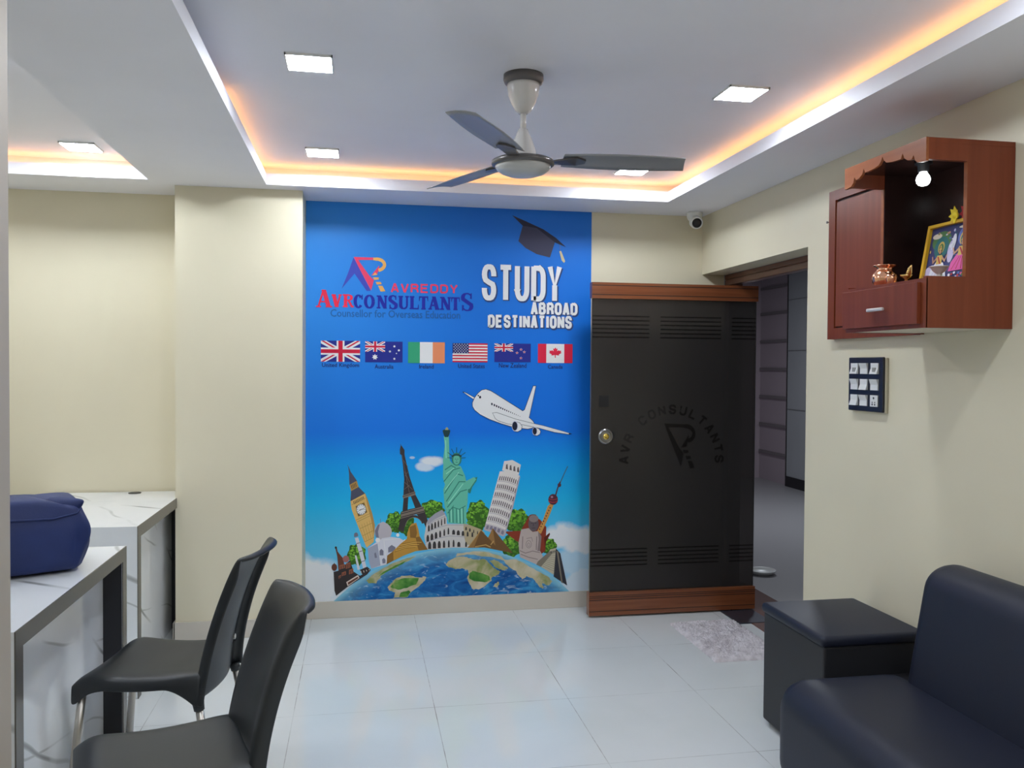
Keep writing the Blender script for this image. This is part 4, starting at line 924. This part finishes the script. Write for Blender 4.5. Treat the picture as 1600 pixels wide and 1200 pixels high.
# arena
a = Art('arena_print', 'grey stone arena with rows of arches'); C1 = col(186, 182, 178); C2 = col(58, 54, 54); C3 = col(150, 148, 158); C4 = col(166, 152, 122)
a.poly(kr, [(18, 420), (40, 290), (60, 250), (120, 200), (190, 162), (232, 235), (236, 300), (430, 300), (560, 350), (600, 385), (545, 530), (300, 528), (40, 548)], C1, 3).poly(kr, [(44, 285), (60, 250), (120, 200), (190, 162), (222, 205), (120, 255), (50, 310)], C3, 3.3).poly(kr, [(395, 300), (430, 300), (560, 350), (600, 385), (560, 500), (420, 500), (400, 420)], C4, 3.2)
def archrow(x0, y0, x1, y1, n_, w_, h_, sag=0):
    for i in range(n_):
        t = i / (n_ - 1); x = x0 + (x1 - x0) * t; y = y0 + (y1 - y0) * t + sag * math.sin(PI * t); ww = w_ * (.55 + .45 * math.sin(PI * min(1, t + .3)))
        a.poly(kr, [(x - ww, y), (x - ww, y - h_ * .6), (x - ww * .6, y - h_ * .9), (x, y - h_), (x + ww * .6, y - h_ * .9), (x + ww, y - h_ * .6), (x + ww, y)], C2, 3.6)
archrow(62, 372, 215, 300, 6, 10, 66); archrow(52, 470, 250, 400, 6, 14, 66); archrow(300, 402, 480, 425, 5, 15, 48); archrow(70, 540, 300, 520, 6, 16, 70); archrow(350, 520, 420, 520, 2, 16, 50); archrow(420, 360, 530, 400, 4, 8, 34)
for pts in ([(45, 380), (130, 340), (240, 310), (430, 312)], [(30, 480), (140, 440), (260, 415), (420, 425)], [(52, 318), (120, 265), (228, 222)]): a.line(kr, pts, .9, C3, 3.8)
a.done()

# robed torch bearer
G1 = col(96, 176, 152); G2 = col(52, 122, 106); G3 = col(146, 208, 186); G4 = col(34, 62, 64)
a = Art('torch_statue_print', 'sea green robed statue holding up a torch')
a.poly(k2, [(692, 330), (718, 330), (721, 440), (728, 470), (690, 475), (688, 455), (697, 380)], G1, 5).poly(k2, [(686, 300), (726, 300), (720, 322), (714, 334), (698, 334), (692, 322)], G4, 5.2).ell(k2, 706, 303, 19, 9, G4, 5.3).poly(k2, [(698, 298), (703, 287), (708, 284), (714, 288), (716, 298)], col(150, 150, 110), 5.4)
for i in range(7): t = math.radians(180 + 180 * i / 6); a.line(k2, [(757 + 22 * math.cos(t), 440 + 20 * math.sin(t)), (757 + (46 if i in (0, 6) else 52) * math.cos(t), 438 + 52 * math.sin(t))], .9, G4, 5)
a.ell(k2, 757, 446, 25, 33, G2, 5.2).ell(k2, 757, 449, 17, 25, G1, 5.5).line(k2, arc(757, 436, 24, 12, 190, 350, 8), 2.4, G4, 5.7)
a.line(k2, [(749, 445), (754, 445)], .9, G4, 5.8).line(k2, [(761, 445), (766, 445)], .9, G4, 5.8).line(k2, [(753, 462), (762, 462)], .7, G4, 5.8).line(k2, [(757, 447), (757, 456)], .6, G2, 5.8)
a.poly(k2, [(690, 462), (712, 440), (736, 468), (778, 482), (800, 530), (815, 600), (813, 660), (808, 700), (805, 775), (716, 770), (703, 715), (695, 670), (690, 600), (698, 575), (688, 540)], G1, 5.1)
a.poly(k2, [(808, 558), (836, 545), (862, 536), (858, 556), (836, 588), (826, 620), (812, 612)], G2, 5).poly(k2, [(806, 556), (846, 536), (856, 548), (824, 596), (810, 600)], G1, 5.3)
for pts in ([(698, 500), (730, 478), (752, 490)], [(692, 560), (740, 500), (775, 490)], [(696, 620), (760, 520), (790, 530)], [(705, 660), (770, 560), (802, 560)], [(710, 690), (776, 610), (810, 600)], [(712, 720), (760, 660), (806, 650)], [(720, 700), (722, 765)], [(738, 690), (740, 768)], [(756, 690), (758, 770)], [(772, 680), (776, 772)], [(790, 670), (792, 772)]): a.line(k2, pts, 1.5, G2, 5.6)
for pts in ([(704, 520), (745, 490)], [(700, 600), (768, 512)], [(715, 670), (790, 570)], [(730, 700), (731, 765)], [(765, 690), (767, 768)], [(783, 680), (785, 770)], [(702, 350), (704, 440)]): a.line(k2, pts, 1.0, G3, 5.7)
a.poly(k2, [(752, 640), (806, 640), (802, 680), (770, 700), (740, 690)], G1, 5.8).line(k2, [(740, 690), (770, 700), (803, 682)], 1.2, G2, 6).done()

# leaning tower
P1 = col(206, 200, 196); P2 = col(92, 84, 86); P3 = col(168, 160, 166)
a = Art('leaning_tower_print', 'white tower leaning right with rows of arches')
a.poly(k2, [(998, 456), (1040, 450), (1083, 474), (1072, 525), (988, 503)], P1, 4).poly(k2, [(976, 508), (1030, 505), (1078, 530), (1062, 590), (1040, 680), (1018, 760), (996, 838), (895, 803), (912, 745), (940, 640)], P1, 4)
def TP(u, v): return (976 + (895 - 976) * v + (1078 - 976 + (996 - 895 - 102) * v) * u, 512 + 292 * v + (22 + 12 * v) * u - 7 * math.sin(PI * u))
for r in range(7):
    v0 = .03 + r * .138
    a.line(k2, [TP(u / 8, v0 + .125) for u in range(9)], .9, P3, 4.3)
    for j in range(10):
        u = .06 + j * .098; a.poly(k2, [TP(u, v0 + .11), TP(u, v0 + .05), TP(u + .024, v0 + .028), TP(u + .048, v0 + .05), TP(u + .048, v0 + .11)], P2 if r < 6 else P3, 4.4)
a.poly(k2, [TP(0, .89), TP(1, .89), TP(1, 1), TP(0, 1)], P3, 4.6)
for j in range(5): a.poly(k2, [TP(.08 + j * .19, .98), TP(.08 + j * .19, .93), TP(.14 + j * .19, .91), TP(.2 + j * .19, .93), TP(.2 + j * .19, .98)], col(120, 114, 132), 4.8)
for j in range(4): a.poly(k2, [(1006 + 19 * j, 495 + 5 * j), (1008 + 19 * j, 474 + 5 * j), (1015 + 19 * j, 470 + 5 * j), (1018 + 19 * j, 498 + 5 * j)], P2, 4.4)
a.line(k2, [(1076, 535), (1040, 690), (1000, 832)], 2, P3, 4.7).done()

# pyramids, seated statue, pavilion, pearl tower, stepped temple
a = Art('pyramid_print', 'brown pyramids'); Y1 = col(140, 104, 62); Y2 = col(104, 76, 46); Y3 = col(176, 140, 84)
a.poly(k2, [(892, 892), (940, 795), (1042, 922)], Y2, 5).poly(k2, [(892, 892), (940, 795), (955, 890)], Y1, 5.2).poly(k2, [(812, 895), (880, 805), (962, 892)], Y1, 5.4).poly(k2, [(880, 805), (962, 892), (845, 894)], Y2, 5.6)
a.line(k2, [(815, 895), (880, 806)], .8, Y3, 5.8).line(k2, [(850, 890), (905, 880), (930, 892)], 1.6, Y3, 5.9).line(k2, [(930, 880), (945, 860)], 1.6, Y3, 5.9).done()
a = Art('pavilion_print', 'dark red pavilion wall'); R1 = col(126, 52, 36); R2 = col(88, 36, 28)
a.poly(kr, [(785, 372), (955, 366), (935, 480), (900, 462)], R1, 2).poly(kr, [(955, 345), (1030, 215), (1060, 205), (1140, 265), (1192, 330), (1182, 560), (1110, 612), (1100, 400)], R1, 2.2).poly(kr, [(1182, 540), (1170, 430), (1222, 384), (1228, 400), (1190, 470)], R2, 2.4).done()
a = Art('seated_statue_print', 'grey stone statue seated cross legged'); D1 = col(172, 158, 152); D2 = col(92, 82, 86); D3 = col(128, 114, 112); D4 = col(56, 46, 52)
a.poly(kr, [(950, 352), (1022, 340), (1060, 376), (1112, 368), (1146, 420), (1132, 560), (1160, 610), (1100, 690), (940, 620), (930, 560), (924, 480)], D1, 5).ell(kr, 1068, 300, 50, 72, D2, 5.3).ell(kr, 1070, 248, 46, 34, D3, 5.5).ell(kr, 1072, 222, 26, 16, D2, 5.4)
for p, q in (((1045, 292), (1060, 294)), ((1080, 292), (1096, 290)), ((1054, 340), (1086, 338))): a.line(kr, [p, q], .8, D4, 5.7)
a.line(kr, [(1068, 292), (1066, 322)], .7, D4, 5.7).line(kr, arc(1022, 495, 26, 36, 0, 360, 14), .8, D3, 5.4).line(kr, arc(1022, 500, 12, 18, 0, 360, 10), .7, D3, 5.4)
a.line(kr, [(1000, 440), (1050, 430), (1060, 470)], .8, D3, 5.4).line(kr, [(935, 555), (990, 580), (1060, 560), (1130, 575)], 1.3, D3, 5.4).line(kr, [(945, 590), (1020, 620), (1110, 640)], 1.3, D3, 5.4).line(kr, [(965, 420), (960, 540)], 1.4, D3, 5.4).line(kr, [(1100, 420), (1095, 550)], 1.6, D3, 5.4).poly(kr, [(1112, 368), (1146, 420), (1132, 560), (1105, 560), (1118, 450)], D3, 5.2).done()
a = Art('needle_tower_print', 'orange shafted needle tower with dark round balls'); O1 = col(190, 138, 72); O2 = col(92, 58, 40); O3 = col(78, 44, 58); O4 = col(150, 54, 60)
a.poly(kr, [(1205, 130), (1238, 95), (1262, 112), (1225, 210), (1140, 395), (1102, 372), (1160, 260)], O1, 3)
for i in range(9): t = i / 8; a.ell(kr, 1228 - 100 * t, 145 + 205 * t, 6.5, 8, O2, 3.3, 8)
a.ell(kr, 1257, 64, 46, 52, O3, 3.4).line(kr, arc(1257, 72, 46, 20, 20, 160, 8), 1.6, O4, 3.7).line(kr, arc(1257, 48, 44, 18, 20, 160, 8), 1.2, O4, 3.7).ell(kr, 1245, 40, 12, 10, col(150, 120, 140), 3.8)
a.line(k2, [(1258, 632), (1270, 590), (1282, 560)], 2.0, O3, 3).ell(k2, 1278, 577, 9, 10, O3, 3.3).line(k2, [(1281, 568), (1300, 525), (1320, 482)], [1.5] * 3, col(70, 100, 130), 3).done()
a = Art('stepped_temple_print', 'stone stepped temple'); Q1 = col(176, 168, 146); Q2 = col(52, 52, 58); Q3 = col(120, 112, 98)
a.poly(kr, [(1228, 545), (1284, 530), (1276, 795), (1140, 712)], Q1, 5).poly(kr, [(1284, 535), (1326, 582), (1392, 892), (1262, 805)], Q2, 5.2).poly(kr, [(1095, 690), (1110, 660), (1225, 560), (1252, 578), (1140, 712)], Q3, 5.3).poly(kr, [(1290, 560), (1306, 560), (1350, 870), (1334, 860)], Q3, 5.4)
for i in range(9): t = i / 9; a.line(kr, [(1225 - 80 * t, 590 + 125 * t), (1282 - 8 * t, 580 + 200 * t)], .5, Q3, 5.5)
for i in range(3): a.poly(kr, [(1235 + i * 17, 560 - 3 * i), (1244 + i * 17, 558 - 3 * i), (1243 + i * 17, 580 - 3 * i), (1234 + i * 17, 582 - 3 * i)], Q2, 5.6)
a.done()

# aeroplane
a = Art('aeroplane_print', 'white cartoon style jet aeroplane'); V1 = col(222, 224, 234); V2 = col(30, 34, 52); V3 = col(190, 194, 210)
fus = [(160, 350), (190, 280), (240, 215), (290, 172), (350, 160), (420, 185), (480, 222), (860, 462), (885, 445), (1005, 115), (1045, 115), (950, 555), (1000, 600), (1025, 640), (1000, 700), (930, 715), (840, 705), (690, 678), (560, 640), (400, 580), (270, 515), (190, 450), (162, 400)]
a.poly(kp, fus, V1, 5).line(kp, fus, .8, V2, 5.8, True)
a.poly(kp, [(25, 195), (60, 205), (190, 275), (172, 300)], V1, 5).line(kp, [(172, 300), (25, 195), (60, 205), (190, 275)], .7, V2, 5.4).poly(kp, [(20, 192), (50, 200), (40, 215)], V2, 5.6)
wing = [(440, 490), (500, 485), (760, 575), (1020, 640), (1140, 665), (1540, 780), (1500, 790), (1300, 760), (1100, 705), (860, 655), (720, 655), (640, 640), (520, 600), (480, 570)]
a.poly(kp, wing, col(214, 216, 228), 6).line(kp, wing, .55, V2, 6.3, True).poly(kp, [(1500, 770), (1545, 782), (1500, 792)], V2, 6.5)
for cx, cy, s_ in ((760, 675, 1.0), (1035, 745, .8)):
    a.poly(kp, [(cx - 10 * s_, cy - 72 * s_), (cx + 60 * s_, cy - 45 * s_), (cx + 92 * s_, cy), (cx + 80 * s_, cy + 50 * s_), (cx + 30 * s_, cy + 78 * s_), (cx - 20 * s_, cy + 70 * s_)], V1, 7).line(kp, [(cx - 10 * s_, cy - 72 * s_), (cx + 60 * s_, cy - 45 * s_), (cx + 92 * s_, cy), (cx + 80 * s_, cy + 50 * s_), (cx + 30 * s_, cy + 78 * s_), (cx - 20 * s_, cy + 70 * s_)], .6, V2, 7.3, True)
    a.ell(kp, cx - 8 * s_, cy - 2, 44 * s_, 72 * s_, V3, 7.5).ell(kp, cx - 10 * s_, cy - 2, 36 * s_, 62 * s_, V2, 7.8)
a.ell(kp, 243, 250, 10, 11, V2, 6).ell(kp, 268, 272, 15, 18, V2, 6)
for i in range(15):
    t = i / 14; x, y, s_ = 432 + 390 * t ** .92, 366 + 172 * t ** .92, 13 * (1 - .72 * t); a.poly(kp, [(x - s_ * .8, y - s_ * 1.3), (x + s_ * .8, y - s_ * .9), (x + s_ * .8, y + s_ * 1.5), (x - s_ * .8, y + s_ * 1.1)], V2, 6)
a.done()

# graduation cap
a = Art('graduation_cap_print', 'dark graduation cap with pale tassel')
a.poly(k4, [(540, 148), (640, 162), (772, 268), (735, 380), (640, 356), (560, 312), (508, 262)], col(62, 62, 82), 3).poly(k4, [(462, 75), (560, 118), (690, 178), (780, 240), (852, 306), (772, 272), (640, 168), (540, 152)], col(36, 38, 56), 3.4)
a.line(k4, [(808, 288), (809, 335)], .5, col(110, 110, 130), 3.4).poly(k4, [(803, 336), (816, 332), (846, 408), (836, 420), (820, 402)], col(190, 178, 140), 3.6).done()

# emblem and lettering
LB, LP, LO = col(62, 72, 168), col(226, 64, 96), col(232, 160, 88)
a = Art('emblem_print', 'pink, blue and orange emblem of two joined capitals')
for k_, c_, l_ in (('blue', LB, 4), ('pink', LP, 4.4), ('orange', LO, 4.8)):
    for q in logo_poly[k_]: a.poly(kg, q, c_, l_)
a.done()
def word(name, label, s, x0, y0, x1, y1, c, t, lay=5, widths=None, gap=.10, sh=None):
    X0, Z0, X1, Z1 = wbox(x0, y0, x1, y1); h = Z1 - Z0; wd = {'I': .42}
    ws_ = [wd.get(ch, 1) for ch in s]; tot = sum(ws_) + gap * (len(s) - 1); u = (X1 - X0) / tot; x = X0; qs = []
    for ch, w_ in zip(s, ws_): qs += glyph(ch, x, Z0, u * w_, h, t); x += u * (w_ + gap)
    a = Art(name, label); a.wall(qs, c, lay)
    if sh:
        e = .0045; o_ = []
        x = X0
        for ch, w_ in zip(s, ws_): o_ += glyph(ch, x + .0045 - e, Z0 - .006 - e, u * w_ + 2 * e, h + 2 * e, t + 2 * e); x += u * (w_ + gap)
        a.wall(o_, sh, lay - 1)
    return a.done()
OUT = col(46, 66, 112); WH = col(228, 234, 240)
word('lettering', 'white heavy capitals STUDY', 'STUDY', 752.6, 414.3, 878, 470.6, WH, .0315, 6, gap=.12, sh=OUT)
word('lettering', 'white capitals ABROAD', 'ABROAD', 829.3, 472.7, 902.5, 492.3, WH, .0165, 6, gap=.10, sh=OUT)
word('lettering', 'white capitals DESTINATIONS', 'DESTINATIONS', 762.2, 492.6, 893.8, 512.8, WH, .0165, 6, gap=.10, sh=OUT)
word('lettering', 'pink capitals AVREDDY', 'AVREDDY', 610.6, 443.6, 715.3, 457.8, LP, .0105, 5, gap=.22)
RD, NV = col(222, 44, 72), col(34, 42, 146)
def serifs(name, label, rows, c, lay=5):
    a = Art(name, label)
    for ch, x0, x1, yt, yb in rows:
        X0, Z0, X1, Z1 = wbox(480 + x0 / 5.714, 380 + yt / 5.714, 480 + x1 / 5.714, 380 + yb / 5.714); big = (Z1 - Z0) / .085
        a.wall(serif(ch, X0, Z0, X1 - X0, Z1 - Z0, .0195 * (1.15 if big > 1.12 else 1), .0085), c, lay)
    return a.done()
serifs('lettering', 'red serif capitals AVR', [('A', 78, 222, 415, 572), ('V', 218, 308, 456, 570), ('R', 318, 412, 456, 572)], RD)
serifs('lettering', 'navy serif capitals CONSULTANTS', [('C', 416, 498, 458, 580), ('O', 508, 602, 460, 583), ('N', 620, 716, 466, 584), ('S', 728, 804, 466, 588), ('U', 814, 908, 470, 590), ('L', 915, 996, 472, 590), ('T', 998, 1080, 474, 592), ('A', 1082, 1182, 476, 594), ('N', 1186, 1284, 480, 596), ('T', 1286, 1362, 482, 598), ('S', 1374, 1482, 446, 604)], NV)
def caption(s, x0, y0, x1, y1, c, off=0.0, label=None):
    X0, Z0, X1, Z1 = wbox(x0, y0, x1, y1); Art('caption', label).wall(small_text(s, X0, Z0, X1, Z1, off), c, 5).done()
caption('Counsellor for Overseas Education', 516.3, 484.6, 719.2, 496.6, col(36, 92, 158), .012, 'dull blue tagline')
# flags
WHT, UR, UB = col(226, 230, 238), col(190, 30, 58), col(36, 44, 128)
def flag(name, label, box, draw):
    X0, Z0, X1, Z1 = wbox(*box); a = Art(name, label)
    def Q(c, u0, v0, u1, v1, lay=5): a.wall([[(X0 + (X1 - X0) * u, Z0 + (Z1 - Z0) * v) for u, v in ((u0, v0), (u1, v0), (u1, v1), (u0, v1))]], c, lay)
    def PL(c, pts, lay=5): a.wall([[(X0 + (X1 - X0) * u, Z0 + (Z1 - Z0) * v) for u, v in pts]], c, lay)
    draw(Q, PL); a.done()
def union(Q, PL, u0, v0, u1, v1, base=UB, lay=5):
    def M(p): return [(u0 + (u1 - u0) * a, v0 + (v1 - v0) * b) for a, b in p]
    PL(base, M([(0, 0), (1, 0), (1, 1), (0, 1)]), lay)
    for s in (0, 1):
        f = (lambda p: p) if not s else (lambda p: [(1 - a, b) for a, b in p])
        PL(WHT, M(f([(0, 0), (.13, 0), (1, .87), (1, 1), (.87, 1), (0, .13)])), lay + .3)
        PL(UR, M(f([(0, 0), (.07, 0), (.47, .44), (.40, .44)])), lay + .5); PL(UR, M(f([(1, 1), (.93, 1), (.53, .56), (.60, .56)])), lay + .5)
    PL(WHT, M([(.40, 0), (.60, 0), (.60, 1), (.40, 1)]), lay + .7); PL(WHT, M([(0, .33), (1, .33), (1, .67), (0, .67)]), lay + .7)
    PL(UR, M([(.445, 0), (.555, 0), (.555, 1), (.445, 1)]), lay + 1); PL(UR, M([(0, .41), (1, .41), (1, .59), (0, .59)]), lay + 1)
def star(PL, c, cx, cy, r, lay, k=.55, npt=7): PL(c, [(cx + r * (1 if i % 2 == 0 else k) * .56 * math.sin(PI * i / npt), cy + r * (1 if i % 2 == 0 else k) * math.cos(PI * i / npt)) for i in range(2 * npt)], lay)
flag('flag_print', 'red, white and blue crossed flag', (501.3, 532.4, 562.6, 565.2), lambda Q, PL: union(Q, PL, 0, 0, 1, 1))
def aus(Q, PL):
    Q(UB, 0, 0, 1, 1); union(Q, PL, 0, .5, .53, 1, lay=5.4)
    for x, y, r in ((.26, .25, .15), (.66, .52, .065), (.78, .77, .065), (.90, .58, .065), (.835, .43, .04), (.78, .17, .065)): star(PL, WHT, x, y, r, 6.5)
flag('flag_print', 'navy flag with a crossed corner and white stars', (570.6, 533.6, 629, 566), aus)
flag('flag_print', 'green, white and orange flag', (637.6, 534.6, 695, 567.4), lambda Q, PL: (Q(col(52, 150, 110), 0, 0, .32, 1), Q(WHT, .32, 0, .67, 1), Q(col(222, 132, 92), .67, 0, 1, 1)))
def usa(Q, PL):
    for i in range(13): Q(UR if i % 2 == 0 else WHT, 0, i / 13, 1, (i + 1) / 13)
    Q(col(40, 46, 100), 0, 6 / 13, .46, 1, 6)
    for r in range(7):
        for k_ in range(6 if r % 2 == 0 else 5): star(PL, WHT, .04 + .076 * (k_ + .5 * (r % 2)), .51 + r * .073, .030, 6.4, .5, 5)
flag('flag_print', 'striped flag with a starred navy corner', (707.2, 536.4, 761.8, 566), usa)
def nz_(Q, PL):
    Q(UB, 0, 0, 1, 1); union(Q, PL, 0, .56, .51, 1, lay=5.4)
    for x, y in ((.73, .68), (.62, .50), (.82, .55), (.73, .22)): star(PL, WHT, x, y, .085, 6.2, .42, 5); star(PL, UR, x, y, .062, 6.5, .42, 5)
flag('flag_print', 'navy flag with a crossed corner and small red stars', (772.6, 536.8, 829.4, 565.8), nz_)
LEAF = [(0, 1), (.10, .80), (.22, .86), (.17, .52), (.33, .66), (.38, .56), (.58, .60), (.52, .40), (.62, .34), (.34, .10), (.38, -.02), (.04, .04), (.04, -.3)]
def can(Q, PL):
    Q(WHT, 0, 0, 1, 1); Q(col(206, 38, 66), 0, 0, .24, 1, 5.3); Q(col(206, 38, 66), .76, 0, 1, 1, 5.3)
    PL(col(206, 38, 66), [(.5 + .30 * x, .40 + .42 * y) for x, y in LEAF] + [(.5 - .30 * x, .40 + .42 * y) for x, y in LEAF[::-1][:-1]], 5.6)
flag('flag_print', 'red and white flag with a red leaf', (840.6, 537.4, 894.6, 567.2), can)
CN = col(34, 38, 92)
for s, bx in (('United Kingdom', (503, 567.2, 561, 575.4)), ('Australia', (585.5, 569.4, 614.8, 576)), ('Ireland', (655, 569.6, 677.6, 576)), ('United States', (715.8, 568.6, 757.4, 575.2)), ('New Zealand', (779.6, 567.4, 822.6, 574.6)), ('Canada', (856, 570, 879.2, 576))): caption(s, *bx, CN, .006)
